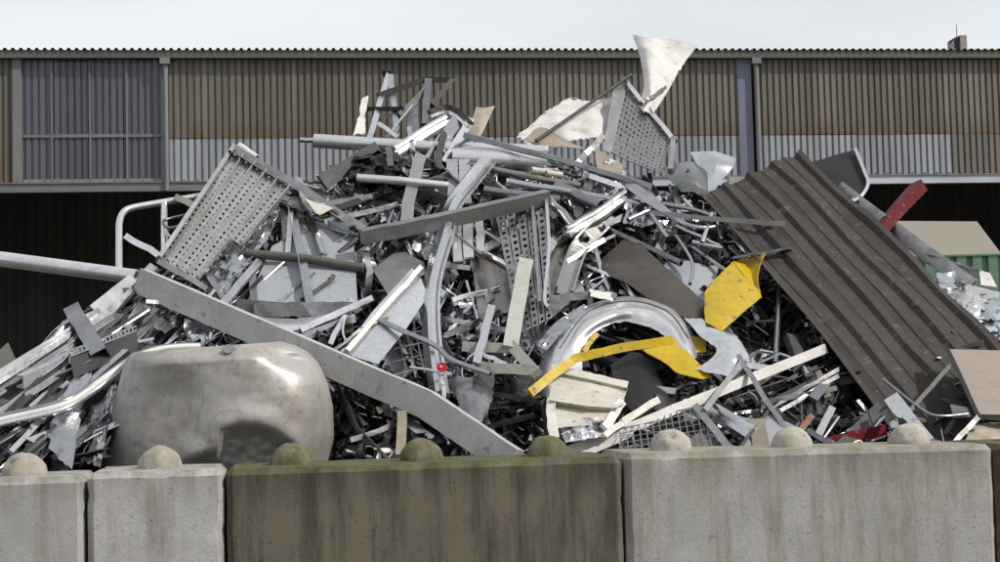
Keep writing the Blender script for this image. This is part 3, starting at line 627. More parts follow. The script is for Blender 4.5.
# ------------------------------------------------------------------ big corrugated sheet on the right
def corrugated():
    A = P(699, 199, -0.10); B = P(799, 153, -0.02); C = P(1075, 420, -0.40); D = PD(918, 472, 8.36)
    C = PD(1085, 438, 8.78)
    nrm = (B - A).cross(D - A).normalized()
    if nrm.dot(A - CAM) > 0: nrm = -nrm
    prof = []; R_ = 4
    for k in range(R_):
        for q, h in ((0.0, 0.03), (0.16, 0.03), (0.27, 0.0), (0.60, 0.0), (0.645, 0.008), (0.69, 0.0), (0.88, 0.0), (0.985, 0.03)): prof.append(((k + q) / R_, h))
    prof.append((1.0, 0.03)); prof = [(max(0, min(1, u * 0.985)), h) for u, h in prof] + [(1.0, 0.03)]
    NL = 30; V = []
    for i in range(NL + 1):
        v = i / NL
        for u, h in prof:
            rag = 0.0
            if i == 0: rag = 0.012 * noise.noise(Vector((u * 9, 0, 0)))
            p = B.lerp(A, u).lerp(C.lerp(D, u), v + rag)
            bow = 0.06 * math.sin(v * math.pi) * (0.4 + 0.6 * u)
            d = h + bow + noise.noise(Vector((u * 4, v * 4, 2))) * 0.032 + noise.noise(Vector((u * 17, v * 14, 7))) * 0.004
            if v < 0.2: d *= 1; 
            edge = max(0, 1 - u * 10) * 0.04 * noise.noise(Vector((v * 8, 3, 1)))
            V.append(p + nrm * d + Vector((0, 0, edge)))
    W, Fc = shell(V, NL, len(prof) - 1, 0.006)
    o = raw('corrugated_sheet', W, Fc, 'corr'); shade(o, 30)
    tag(o, 'huge brown corrugated metal sheet leaning down the right side of the heap', 'corrugated sheet')
corrugated()

# ------------------------------------------------------------------ left side pieces
bar('aluminium_pole', 'thick round aluminium pole sticking out to the left above the strips', 'pole', [(-190, 234, 0.25), (0, 259, 0.1), (137, 277, -0.05)], 15, 'pale', prof='tube', jitter=0, seg=2, taper=0.92)
t = empty('bent_handrail', P(120, 266, 0.1), 'bent tubular aluminium handrail rising left of the perforated walkway', 'handrail')
bar('rail', None, None, [(119, 275, .1), (119, 240, .1), (119.5, 222, .1), (124, 212, .1), (134, 207.5, .1), (165, 202, .12), (195, 197, .12), (222, 192, .14)], 6.5, 'pale', prof='tube', smooth=True, parent=t)
bar('post', None, None, [(164, 204, .12), (164.5, 262, .06)], 6.5, 'alu_bright', prof='tube', parent=t, jitter=0)
bar('flat_bar', 'short flat aluminium bar crossing left of the perforated walkway', 'bar', [(126, 236, 0.02), (166, 259, -0.05)], 6, 'alu_bright', h=3)
bar('steel_coil', 'loop of thin grey tube between handrail and walkway', 'tube', [(200, 212, .0), (172, 218, .02), (163, 222, .0), (170, 228, -.02), (192, 222, 0), (205, 216, .0)], 3, 'alu_dull', prof='rod', smooth=True)
bar('steel_coil', 'lower loop of thin grey tube hanging beside the walkway edge', 'tube', [(205, 222, .0), (180, 226, .02), (167, 231, .0), (174, 238, -.02), (192, 231, 0)], 3, 'alu', prof='rod', smooth=True)
bar('stub_bar', 'short pale bar end poking over the handrail', 'bar', [(176, 197, 0.06), (196, 206, 0.0)], 6, 'cream', h=4)
# perforated walkway of five planks
t = empty('perforated_walkway', P(205, 284, -0.05), 'grey perforated metal walkway of five planks tilted up on the upper left', 'walkway')
TL = P(234, 149, -0.02); TRr = P(292, 187, -0.10); BRr = P(208, 286, -0.12); BLl = P(159, 258, -0.06)
for k in range(5):
    u0 = k / 5 + 0.006; u1 = (k + 1) / 5 - 0.012
    end = 1.0 if k < 3 else (0.90 if k == 4 else 1.0)
    f = lambda u, v: TL.lerp(TRr, u).lerp(BLl.lerp(BRr, u), v)
    e0 = 1.0 if k != 4 else 0.62
    rnd = random.Random(k)
    V, Fc = perf_geo((f(u0, 0.015), f(u1, 0.015), f(u1, e0), f(u0, e0)), 2, int(24 * e0), 0.44, 0.004, False, 0.012, Vector((k, 0, 0)))
    pl = raw('plank', V, Fc, 'walk', t)
    n = (TRr - TL).cross(BLl - TL).normalized()
    if n.dot(TL - CAM) > 0: n = -n
    c0 = f(u1, 0.015); c1 = f(u1, e0); w = (f(u1 + 0.02, 0.5) - f(u1, 0.5))
    raw('flange', [c0, c1, c1 + w, c0 + w, c0 + n * .03, c1 + n * .03, c1 + w + n * .03, c0 + w + n * .03],
        [(0, 1, 2, 3), (7, 6, 5, 4), (0, 4, 5, 1), (1, 5, 6, 2), (2, 6, 7, 3), (3, 7, 4, 0)], 'walk', pl)
bar('edge_rail', None, None, [(160, 262, -.1), (209, 290, -.15)], 5, 'galv', h=8, parent=t)
bar('edge_rail', None, None, [(233, 147, -.04), (158, 259, -.08)], 4, 'galv', h=8, parent=t)
bar('angle_rail', 'long galvanised angle rail across the top edge of the perforated walkway', 'rail', [(231, 147, -0.1), (300, 187, -0.15), (376, 238, -0.12)], 8, 'galv', h=10, prof='L')
bar('white_tube_stub', 'short white tube stub at the walkway top corner', 'tube', [(239, 147, 0.02), (256, 159, 0.04)], 9, 'white', prof='tube')
sheet('crumpled_foil', 'crumpled silvery aluminium sheeting hanging below the walkway right edge', 'foil', [[(262, 190, .08), (282, 205, .02)], [(240, 222, 0), (272, 235, -.06)], [(215, 258, 0), (246, 268, -.08)], [(192, 292, .05), (224, 296, 0)]], 'foil', 26, 16, crumple=0.05, cs=9, rag=0.05, facet=0.06, sharp=20)
sheet('brown_plate', 'dull brown metal plate under the angle rail', 'plate', [[(279, 196, .06), (336, 200, .06)], [(283, 240, .0), (338, 222, .0)]], 'brownplate', 6, 8, crumple=0.02)
sheet('cream_flap', 'small cream triangular flap hanging from the angle rail', 'flap', [[(303, 196, -.13), (333, 208, -.16)], [(316, 213, -.2), (320, 215, -.2)]], 'cream', 5, 5, crumple=0.006)
sheet('flat_sheet', 'big pale blue-grey flat sheet standing behind the dark olive channel', 'panel', [[(272, 246, .02), (312, 226, .02), (352, 216, .02)], [(246, 304, -.04), (304, 308, -.05), (358, 308, -.03)]], 'blue', 10, 12, crumple=0.012, cs=3)
bar('olive_channel', 'dark olive painted channel lying across the pale panel', 'channel', [(246, 253, -0.08), (300, 258, -0.1), (364, 268, -0.08)], 9, 'olive', h=9, prof='rod')
bar('upright_angle', 'thin upright aluminium angle in front of the pale panel', 'angle', [(291, 203, -0.02), (310, 304, -0.14)], 8, 'alu', h=7, prof='L')
bar('grooved_strip', 'short grooved aluminium strip propped left of the pale panel', 'strip', [(222, 306, -.12), (259, 262, -.05)], 9, 'alu', h=5, prof='groove')
bar('short_post', 'short flat grey post beside the grooved strip', 'post', [(252, 266, -.02), (254, 307, -.06)], 7, 'alu_dull', h=4)
bar('diagonal_bar', 'pale diagonal bar between walkway and upright angle', 'bar', [(276, 306, -.05), (316, 276, .0)], 8, 'alu', h=4)
bar('dark_bar', 'short black bent bar before the pale panel', 'bar', [(302, 300, -.08), (330, 281, -.06), (333, 276, -.06)], 4, 'dark', h=4)
bar('riveted_profile', 'long horizontal riveted aluminium profile under the pale panel', 'profile', [(254, 311, -.14), (300, 309, -.15), (352, 309, -.12)], 14, 'alu', h=8, prof='C')
sheet('torn_strip', 'torn bright aluminium sheet strip under the riveted profile', 'sheet', [[(258, 317, -.12), (295, 318, -.14), (345, 312, -.1)], [(266, 330, -.2), (296, 331, -.2), (340, 318, -.14)]], 'alu_bright', 6, 18, crumple=0.02, rag=0.02)
bar('box_beam', 'long bent grey box beam running diagonally down over the tank to the wall', 'beam', [(141, 281, -.16), (318, 357.5, -.26), (428, 405, -.24), (514, 463, -0.1)], 27, M['greypaint'], h=15, jitter=0.002, seg=5, roll=0.16, crush=0.03)
# bundle of extrusions on the left flank
LS = [((-30, 392), (84, 322), 7, 'alu', 'C'), ((-30, 402), (98, 316), 5, 'alu_dull', 'box'), ((-30, 412), (112, 318), 8, 'alu_dull', 'groove'), ((-20, 424), (120, 336), 6, 'alu_dull', 'box'),
      ((-20, 384), (60, 338), 5, 'alu_dull', 'L'), ((10, 452), (72, 388), 5, 'blue', 'box'), ((24, 455), (62, 412), 6, 'dark', 'box'), ((88, 330), (150, 276), 8, 'alu_dull', 'C'), ((100, 322), (146, 280), 6, 'blue', 'box'),
      ((92, 312), (132, 280), 12, 'blue', 'C'), ((-20, 437), (54, 398), 6, 'dark', 'box'), ((-12, 452), (30, 425), 7, 'black', 'box')]
names = ['top of the left strip bundle', 'second in the left strip bundle', 'widest grooved one of the left strip bundle', 'lowest of the left strip bundle', 'thin one at the upper left of the strip bundle',
         'pale one leaning above the leftmost knob', 'dark one just above the leftmost knob', 'one under the pole end', 'slim pale one under the pole end', 'broad pale one touching the pole end', 'dark one under the white tubes at left edge', 'black one at the bottom left corner of the heap']
for (a, b, w, m, pr), nm in zip(LS, names):
    bar('extruded_strip', 'long metal strip, ' + nm, 'strip', [(*a, random.uniform(-.06, .02)), (*b, random.uniform(-.1, .0))], w, m, h=w * 0.7, prof=pr, group='extruded strips of the left flank')
bar('box_profile', 'short broad grey box profile standing on the left strip bundle', 'profile', [(73, 310, -.1), (101, 356, -.16)], 16, 'alu_dull', h=12, prof='hbox', hollow=0.15)
sheet('bent_flashing', 'pale bent flashing on the left outline of the heap', 'flashing', [[(62, 322, -.02), (78, 311, -.05), (92, 318, -.05)], [(36, 352, 0), (60, 338, -.05), (80, 330, -.08)]], 'alu', 10, 10, crumple=0.03, facet=0.03, rag=0.02)
V, Fc = perf_geo((P(69, 350, -.18), P(136, 325, -.14), P(137, 331, -.16), P(71, 357, -.2)), 17, 1, 0.5, 0.004, False)
t = empty('perforated_rail', P(100, 350, -.16), 'dark rail with a row of square holes on the left strip bundle', 'rail')
raw('hole_strip', V, Fc, 'alu', t)
sheet('web', None, None, [[(70, 357, -.19), (137, 331, -.15)], [(74, 378, -.12), (138, 352, -.1)]], 'dark', 4, 6, parent=t)
t = empty('white_tube_bundle', P(60, 405, -.3), 'bundle of three white tubes curving from the left edge to the tank', 'tubes')
for dy, do, m in ((0, 0, 'white'), (4.5, 0.03, 'alu_bright'), (-3.5, .03, 'alu')):
    bar('tube', None, None, [(-60, 436 + dy, -.1 + do), (0, 420 + dy, -.18 + do), (62, 405 + dy, -.26 + do), (92, 388 + dy, -.26 + do), (130, 361 + dy * .7, -.32 + do), (152, 351 + dy * .5, -.34 + do), (175, 347 + dy * .4, -.34 + do), (200, 346 + dy * .3, -.3 + do)], 5.5, m, prof='rod', smooth=True, parent=t)
for i, (rows, lab) in enumerate([
    ([[(72, 378, -.12), (92, 372, -.15)], [(50, 418, -.14), (80, 425, -.2)], [(48, 452, -.05), (72, 470, -.1)]], 'stack of crumpled pale aluminium sheet above the leftmost knob'),
    ([[(112, 378, -.02), (120, 388, -.06)], [(98, 420, -.04), (108, 430, -.08)], [(84, 462, 0), (100, 468, -.05)]], 'crumpled aluminium sheet edge squeezed against the left side of the tank'),
    ([[(92, 392, .02), (112, 380, .0)], [(80, 440, .02), (98, 450, .0)]], 'dull grey sheet between the two crumpled stacks left of the tank')]):
    sheet('crumpled_sheet', lab, 'sheet', rows, ('alu', 'alu', 'alu_dull')[i], 18, 10, crumple=0.03, cs=7, facet=0.04, rag=0.03, sharp=18)
sheet('grey_fin', 'grey curved sheet fin at the left edge of the picture', 'sheet', [[(-25, 372, .1), (8, 342, .15)], [(-25, 400, .05), (22, 372, .0)], [(-20, 420, .05), (34, 388, .05)]], 'olive', 10, 8, crumple=0.01)
sheet('rusty_sheet', 'rusty brown sheet behind the left strips', 'sheet', [[(20, 378, .12), (46, 366, .14)], [(0, 410, .1), (40, 392, .1)]], 'rust', 5, 5, crumple=0.02)
bar('black_tray', 'narrow black tray edge between leftmost knob and tank', 'tray', [(54, 464, .0), (108, 452, -.03)], 9, 'dark', h=14, prof='U')

# ------------------------------------------------------------------ top of the heap
bar('aluminium_tube', 'long thick silver tube lying across the top of the heap', 'tube', [(314, 141, .1), (430, 148, .06), (548, 152, .1)], 14, 'pale', prof='tube', jitter=0, hollow=0.12)
bar('tube_sleeve', 'thin rod above the long silver tube at its left end', 'rod', [(300, 140, .2), (330, 140.5, .2)], 5, 'alu', prof='rod')
bar('round_duct', 'short fat silver duct with cream rim on top of the heap', 'duct', [(452, 158, .0), (500, 160, .0), (546, 163, .02)], 19, 'pale', prof='tube', jitter=0, hollow=0.06)
bar('brown_pipe', 'brownish pipe lying below the fat silver duct', 'pipe', [(468, 165, -.06), (545, 180, -.08), (580, 186, -.05)], 7, 'brownplate', prof='tube')
t = empty('step_ladder', P(385, 140, .2), 'aluminium ladder top with black cap sticking up on the summit', 'ladder')
bar('rail', None, None, [(388, 76, .35), (367, 146, .2)], 5.5, 'alu_bright', h=8, prof='C', parent=t)
bar('rail', None, None, [(391, 76, .35), (397, 140, .2)], 5.5, 'alu', h=8, prof='C', parent=t)
bar('rung', None, None, [(384, 95, .33), (393, 95, .33)], 3, 'alu', parent=t)
bar('rung', None, None, [(378, 116, .28), (395, 116, .28)], 3, 'alu', parent=t)
bar('cap', None, None, [(384, 73.5, .35), (394, 75, .35)], 6, 'black', h=10, parent=t)
t = empty('dark_steel_frame', P(425, 130, .2), 'dark bent steel frame of flat bars on the summit', 'frame')
for a, b, w, m in (((378, 96, .25), (424, 80, .2), 6, 'dark'), ((422, 79.5, .2), (453, 80, .25), 6, 'dark'), ((452, 80, .25), (431, 106, .15), 5, 'dark'), ((366, 109, .25), (404, 109, .15), 4.5, 'dark'), ((399, 117, .2), (426, 90, .18), 7, 'dark')):
    bar('flat_bar', None, None, [a, b], w, m, h=6, parent=t, jitter=0, crush=0)
bar('post', None, None, [(428, 81, .2), (425, 126, .1)], 7, 'alu_dull', h=6, parent=t, jitter=0, crush=0)
bar('post', None, None, [(412, 108, .2), (414, 140, .1)], 11, 'alu_dull', h=3, parent=t)
bar('thin_brace', 'thin silver brace leaning between ladder and dark frame', 'brace', [(386, 138, .1), (412, 106, .12)], 3, 'alu', prof='rod')
bar('short_white_rod', 'short white rod in front of the ladder foot', 'rod', [(379, 124, .05), (398, 138, .03)], 5, 'alu_bright', prof='rod')
sheet('ragged_plate', 'ragged white plate standing left of the ladder', 'plate', [[(362, 97, .2), (369, 94, .2)], [(358, 115, .16), (366, 117, .16)], [(353, 136, .1), (366, 134, .1)]], 'white', 10, 5, crumple=0.015, rag=0.03)
bar('grey_profile', 'broad pale grey extrusion sloping up in front of the silver tube', 'profile', [(394, 153, -.02), (446, 121, .05)], 13, 'pale', h=10, prof='groove')
bar('flat_plank', 'flat grey aluminium plank right of the pale extrusion', 'plank', [(428, 162, .0), (458, 119, .08)], 12, 'alu', h=4)
bar('white_rail', 'bright white rail leaning beside the flat plank', 'rail', [(444, 164, -.02), (465, 130, .06), (470, 120, .1)], 8, 'alu_bright', h=5, prof='C')
bar('beige_channel', 'weathered beige channel running down right under the extrusion', 'channel', [(408, 154, -.06), (436, 168, -.08), (463, 192, -.08)], 12, 'beige', h=8, prof='U')
sheet('black_plastic_hood', 'crumpled black plastic hood near the summit', 'hood', [[(350, 156, -.06), (378, 149, -.12), (402, 154, -.06)], [(346, 176, -.1), (382, 172, -.22), (407, 175, -.1)], [(354, 196, -.06), (384, 198, -.12), (408, 190, -.04)]], 'black', 14, 14, crumple=0.03, facet=0.12, cs=9, curve=False, rag=0.05, sharp=15)
bar('dark_plank', 'broad dark grey plank sloping left of the black hood', 'plank', [(322, 183, -.06), (378, 149, -.04)], 16, 'dark', h=4)
bar('small_bracket', 'small grey hinge bracket on the black hood', 'bracket', [(388, 148, -.26), (391, 167, -.3)], 6, 'alu_dull', h=3)
bar('pale_tube', 'pale round tube lying below the black hood', 'tube', [(357, 178, -.24), (400, 181, -.26), (448, 186, -.2)], 8.5, 'pale', prof='tube', jitter=0)
bar('upright_channel', 'pale upright channel standing in the middle below the summit', 'channel', [(420, 158, -.14), (409, 200, -.16), (405, 232, -.12)], 12, 'galv', h=10, prof='C')
bar('dark_thin_bar', 'dark thin bar crossing the upright channel foot', 'bar', [(409, 180, -.2), (446, 198, -.2)], 4, 'dark')
bar('dark_arc_rim', 'dark curved rim with bright edge beside the summit', 'rim', [(428, 113, .1), (446, 107, .1), (460, 113, .1), (472, 125, .08)], 5, 'dark', h=9, smooth=True)
bar('bright_arc_rim', 'bright curved rim under the dark one', 'rim', [(430, 117, .06), (446, 112, .06), (458, 118, .06), (468, 128, .05)], 3, 'alu_bright', h=5, smooth=True)
sheet('beige_board', 'folded beige board standing right of the summit', 'board', [[(476, 107, .12), (484, 108, .1), (495, 106, .14)], [(468, 136, .06), (478, 137, .02), (481, 136, .06)]], 'beige', 6, 8, crumple=0.006, curve=False)
bar('bent_channel', 'long shiny bent aluminium channel running down the middle of the heap', 'channel', [(488, 162, -.18), (472, 182, -.2), (454, 206, -.22), (446, 236, -.24), (436, 270, -.24), (432, 300, -.25), (433, 340, -.25), (441, 398, -.2)], 14, 'alu_bright', h=14, prof='groove', smooth=True, roll=-0.55, crush=0.02)
bar('steel_beam', 'long grey steel channel beam lying across the middle of the heap', 'beam', [(362, 237, -.28), (450, 219, -.31), (548, 197, -.28)], 14, 'galv', h=12, jitter=0.003, roll=0.3)
# hanging perforated tray
t = empty('perforated_tray', P(525, 330, -.1), 'narrow perforated metal tray hanging below the steel beam end', 'tray')
nn = 5
tl, tr, br, bl = P(496, 216, -.14), P(546, 200, -.2), P(553, 318, -.16), P(519, 334, -.1)
for k in range(nn):
    u0, u1 = k / nn, (k + 0.86) / nn
    f = lambda u, v: tl.lerp(tr, u).lerp(bl.lerp(br, u), v)
    o3 = Vector((0, 0.025 * (k % 2), 0))
    V, Fc = perf_geo((f(u0, 0) + o3, f(u1, 0) + o3, f(u1, 1) + o3, f(u0, 1) + o3), 1, 19, 0.55, 0.004, True, 0.02)
    raw('slotted_strip', V, Fc, 'galv', t)
bar('edge_flange', 'bright bent edge', None, [(546, 195, -.26), (549, 240, -.26), (548, 262, -.26), (545, 298, -.22), (550, 308, -.2)], 3.2, 'alu_bright', h=8, parent=t, smooth=True)
bar('inner_flange', None, None, [(532, 200, -.22), (536, 250, -.22), (540, 304, -.2)], 3, 'galv', h=7, parent=t)
sheet('warm_grey_plate', 'square warm grey plate behind the left side of the perforated tray', 'plate', [[(471, 251, .0), (512, 240, .0)], [(478, 314, -.04), (522, 312, -.04)]], 'brownplate', 6, 6, crumple=0.006)
sheet('warm_grey_plate', 'taller warm grey plate behind the right side of the perforated tray', 'plate', [[(545, 240, -.02), (566, 227, .02)], [(552, 318, -.06), (572, 300, -.04)]], 'brownplate', 6, 6, crumple=0.006)
# pale frame
t = empty('window_frame_piece', P(515, 368, -.3), 'pale green-grey frame corner with upright and foot in the middle', 'frame')
bar('upright', None, None, [(526, 262, -.28), (510, 350, -.32)], 15, 'frame', h=9, parent=t)
bar('foot', None, None, [(512, 346, -.32), (537, 374, -.36)], 11, 'frame', h=9, parent=t)
bar('base_bar', None, None, [(478, 366, -.34), (539, 371, -.36)], 10, 'frame', h=10, parent=t)
bar('rear_bar', None, None, [(462, 346, -.3), (510, 349, -.3)], 10, 'frame', h=10, parent=t, prof='hbox')
bar('blue_strut', 'short pale blue strut left of the pale frame', 'strut', [(491, 308, -.3), (476, 366, -.38)], 8, 'blue', h=8, prof='C')
bar('thin_strut', 'thin bright strut under the pale frame', 'strut', [(476, 351, -.4), (506, 364, -.4)], 4, 'alu_bright')
bar('grey_extrusion', 'grooved grey extrusion sloping up right of the perforated tray', 'extrusion', [(566, 233, -.16), (600, 214, -.18), (631, 192, -.14)], 13, 'galv', h=9, prof='groove')
bar('wide_channel', 'wide grey bent channel below the grooved grey extrusion', 'channel', [(564, 292, -.1), (576, 255, -.12), (588, 237, -.12), (613, 213, -.08)], 18, 'galv', h=8, prof='U', smooth=True)
sheet('brown_curved_sheet', 'large curved dark brown sheet left of the yellow plate', 'sheet', [[(598, 262, .0), (612, 250, -.02), (632, 236, -.05), (652, 255, -.1), (680, 280, -.12), (706, 303, -.12)], [(610, 276, -.05), (628, 284, -.12), (645, 296, -.16), (664, 306, -.18), (686, 318, -.18), (704, 326, -.16)]], 'darkbrown', 10, 22, crumple=0.02, cs=4)
# holed plate
t = empty('holed_plate', P(690, 290, .0), 'pale blue-grey plate with two round holes painted as black discs left of the yellow plate', 'plate')
sheet('face', None, None, [[(652, 260, .06), (690, 250, .02), (722, 246, .06)], [(664, 290, .02), (700, 300, -.02), (712, 304, .0)]], 'blue', 8, 10, crumple=0.015, parent=t)
for q in ((707, 262), (704, 288)):  # black discs paint the dark of the holes onto the unpierced plate
    p = P(*q, -.035); b = bmesh.new(); bmesh.ops.create_cone(b, cap_ends=True, segments=16, radius1=0.017, radius2=0.017, depth=0.03, matrix=Matrix.Rotation(R(90), 4, 'X'))
    me = bpy.data.meshes.new('hole_shade_disc'); b.to_mesh(me); b.free(); me.materials.append(M['black']); bo = bpy.data.objects.new('hole_shade_disc', me); COL.objects.link(bo); bo.parent = t; bo.location = p - t.location
t = empty('yellow_plate', P(720, 328, -.25), 'bright yellow folded metal plate beside the corrugated sheet', 'plate')
sheet('face', None, None, [[(704, 292, -.24), (715, 279, -.24), (733, 261, -.2)], [(704, 310, -.28), (722, 296, -.3), (748, 278, -.26)], [(705, 322, -.3), (722, 331, -.32), (762, 297, -.24)]], 'yellow', 10, 12, crumple=0.008, rag=0.006, curve=False, parent=t)
sheet('folded_flap', 'shaded folded flap', None, [[(733, 261, -.2), (748, 258, -.12), (765, 253, -.3)], [(747, 279, -.26), (752, 277, -.18), (759, 268, -.26)], [(762, 298, -.24), (760, 292, -.22), (757, 282, -.24)]], 'yellow', 8, 8, crumple=0.006, parent=t)
bar('thin_strip', 'thin bright strip reaching from the yellow plate over the corrugated sheet', 'strip', [(732, 258, -.22), (762, 253, -.24), (791, 248, -.26)], 2.5, 'alu_dull', h=8)
arch = sheet('silver_arch', 'silver curved body panel forming an arch in the lower middle', 'body panel',
      [[(538, 396, .0), (541, 356, -.02), (572, 313, -.0), (628, 295, .04), (674, 304, .02), (696, 338, -.02), (700, 358, -.04)],
       [(548, 398, -.1), (553, 352, -.22), (582, 314, -.28), (630, 300, -.26), (670, 311, -.26), (690, 340, -.24), (696, 358, -.2)],
       [(564, 397, -.12), (568, 354, -.26), (590, 324, -.36), (632, 310, -.36), (664, 320, -.34), (683, 345, -.3), (690, 360, -.24)],
       [(582, 394, -.1), (582, 360, -.2), (591, 334, -.28), (624, 321, -.28), (659, 331, -.28), (677, 351, -.26), (684, 362, -.22)]], 'pale', 20, 48, crumple=0.03, cs=5, rag=0.012)
bar('seam', None, None, [(560, 348, -.36), (588, 312, -.38), (630, 301, -.37), (668, 312, -.36), (688, 338, -.34)], 1.2, 'dark', h=2, smooth=True, parent=arch)
t = empty('yellow_strap', P(600, 362, -.4), 'bent yellow metal strap crossing the silver arch', 'strap')
bar('strap', None, None, [(530, 393, -.36), (552, 375, -.38), (576, 358, -.4), (620, 348, -.4), (672, 340, -.34)], 9, 'yellow', h=3, parent=t, jitter=0.002)
sheet('wide_end', None, None, [[(630, 347, -.38), (655, 340, -.35), (674, 338, -.32), (692, 356, -.3), (712, 377, -.26)], [(640, 350, -.32), (664, 362, -.28), (676, 372, -.26), (690, 376, -.26), (702, 379, -.26)]], 'yellow', 6, 14, crumple=0.01, parent=t)
bar('yellow_scrap', 'small torn yellow scrap inside the silver arch', 'scrap', [(583, 352, -.28), (592, 340, -.28), (597, 334, -.26)], 5, 'yellow', h=3)
sheet('yellow_offcut', 'small yellow offcut between arch and crumpled silver sheet', 'offcut', [[(690, 336, -.14), (706, 338, -.14)], [(692, 352, -.16), (706, 352, -.16)]], 'yellow', 4, 4, crumple=0.01)
sheet('crumpled_silver_sheet', 'crumpled bright silver sheet right of the arch', 'sheet', [[(684, 318, -.2), (700, 318, -.24), (716, 321, -.22)], [(700, 336, -.26), (722, 338, -.34), (738, 336, -.28)], [(716, 352, -.3), (730, 352, -.36), (749, 354, -.3)], [(696, 370, -.28), (722, 376, -.34), (740, 374, -.3)]], 'alu_bright', 18, 14, crumple=0.05, cs=6, rag=0.02)
cfp = sheet('cream_folded_panel', 'cream folded sheet panel with ridges above the mossy right knob', 'panel', [[(551, 364, -.26), (590, 372, -.28), (629, 381, -.24)], [(551, 371, -.3), (590, 379, -.32), (628, 388, -.28)], [(550, 374, -.26), (590, 382, -.28), (628, 391, -.24)], [(549, 396, -.32), (588, 401, -.34), (624, 404, -.3)], [(549, 400, -.38), (588, 406, -.4), (618, 408, -.36)], [(549, 404, -.3), (588, 410, -.32), (616, 412, -.3)], [(553, 428, -.3), (586, 426, -.3), (606, 420, -.3)]], 'cream', 30, 16, crumple=0.008, curve=False, rag=0.01)
sheet('side_flap', None, None, [[(547, 395, -.36), (556, 396, -.38)], [(545, 415, -.3), (556, 412, -.32)], [(550, 440, -.26), (560, 438, -.28)]], 'white', 8, 5, crumple=0.02, rag=0.02, parent=cfp)
sheet('foil_scrap', 'crushed pale foil below the cream folded panel', 'foil', [[(558, 424, -.26), (584, 416, -.3), (608, 420, -.26)], [(562, 444, -.22), (590, 440, -.28), (612, 436, -.24)]], 'alu_bright', 16, 16, crumple=0.06, cs=12, facet=0.04, rag=0.03, sharp=20)
for a, b, w, m, lab in (((604, 428, -.3), (622, 402, -.28), 9, 'white', 'short white strip standing under the cream panel'), ((622, 422, -.3), (658, 400, -.26), 7, 'cream', 'cream bar end above the wire mesh'), ((604, 436, -.28), (650, 404, -.3), 6, 'white', 'thin white strip left of the cream bar end')):
    bar('white_strip', lab, 'strip', [a, b], w, m, h=4)
bar('white_bar', 'very long off-white bar running up right from the wall to the corrugated sheet', 'bar', [(566, 452, -.1), (640, 424, -.24), (720, 391, -.28), (824, 349, -.14)], 10, 'white', h=8, jitter=0.004)
bar('thin_white_bar', 'second thinner off-white bar under the very long one at the wall', 'bar', [(574, 458, -.1), (632, 433, -.2)], 6, 'white', h=4)
# wire mesh panel
t = empty('wire_mesh_panel', P(660, 450, -.2), 'grey wire mesh panel above the right wall block', 'mesh')
a, b, c, d = P(619, 424, -.26), P(702, 405, -.28), P(712, 448, -.22), P(622, 458, -.2)
for i in range(14):
    u = i / 13; V, Fc = sweep_geo([a.lerp(b, u), d.lerp(c, u)], ngon(5), 0.0055, 0.0055); raw('wire', V, Fc, 'galv', t)
for j in range(8):
    v = j / 7; V, Fc = sweep_geo([a.lerp(d, v), b.lerp(c, v)], ngon(5), 0.0055, 0.0055); raw('wire', V, Fc, 'galv', t)
# thin-bar tripod and neighbours
t = empty('thin_bar_frame', P(740, 440, -.3), 'tall peaked frame of thin square bars behind the middle right knob', 'frame')
bar('leg', None, None, [(739, 356, -.34), (762, 394, -.36), (790, 434, -.3)], 5, 'galv', h=5, parent=t)
bar('leg', None, None, [(742, 362, -.33), (704, 411, -.34)], 5.5, 'galv', h=5, parent=t)
bar('leg', None, None, [(696, 406, -.3), (732, 452, -.26)], 7, 'galv', h=6, parent=t)
bar('grey_box_profile', 'short wide grey box profile under the peaked frame', 'profile', [(709, 408, -.22), (758, 438, -.24)], 17, 'alu', h=14, prof='groove')
t = empty('white_tray', P(770, 450, -.2), 'shallow white metal tray with dark rim beside the middle right knob', 'tray')
sheet('base', None, None, [[(770, 411, -.3), (797, 424, -.32)], [(738, 452, -.28), (768, 460, -.3)]], 'blue', 4, 4, crumple=0.004, parent=t)
for a, b in (((769, 410, -.31), (798, 424, -.33)), ((798, 424, -.33), (770, 460, -.31)), ((769, 410, -.31), (737, 452, -.29))): bar('rim', None, None, [a, b], 3, 'dark', h=6, parent=t)
bar('brown_post_stub', 'short brown channel stub standing beside the middle right knob', 'stub', [(757, 422, -.3), (764, 456, -.3)], 16, 'beige', h=8, prof='C')
bar('wooden_post', 'narrow brown post standing beside the mossy middle knob', 'post', [(402, 414, -.16), (400, 458, -.16)], 9.5, 'beige', h=8)
sheet('bent_brown_plate', 'bent brown plate leaning between two pale right knobs', 'plate', [[(688, 440, -.2), (700, 431, -.22), (738, 456, -.2)], [(672, 460, -.16), (684, 452, -.18), (730, 462, -.18)]], 'brownplate', 6, 10, crumple=0.006, curve=False)
sheet('curved_white_hoop', 'thin white curved hoop lying near the mossy middle knob', 'hoop', [[(376, 458, -.12), (380, 449, -.14), (389, 448, -.14), (394, 452, -.12)], [(380, 459, -.1), (383, 453, -.12), (389, 452, -.12), (392, 455, -.1)]], 'white', 3, 12, crumple=0)
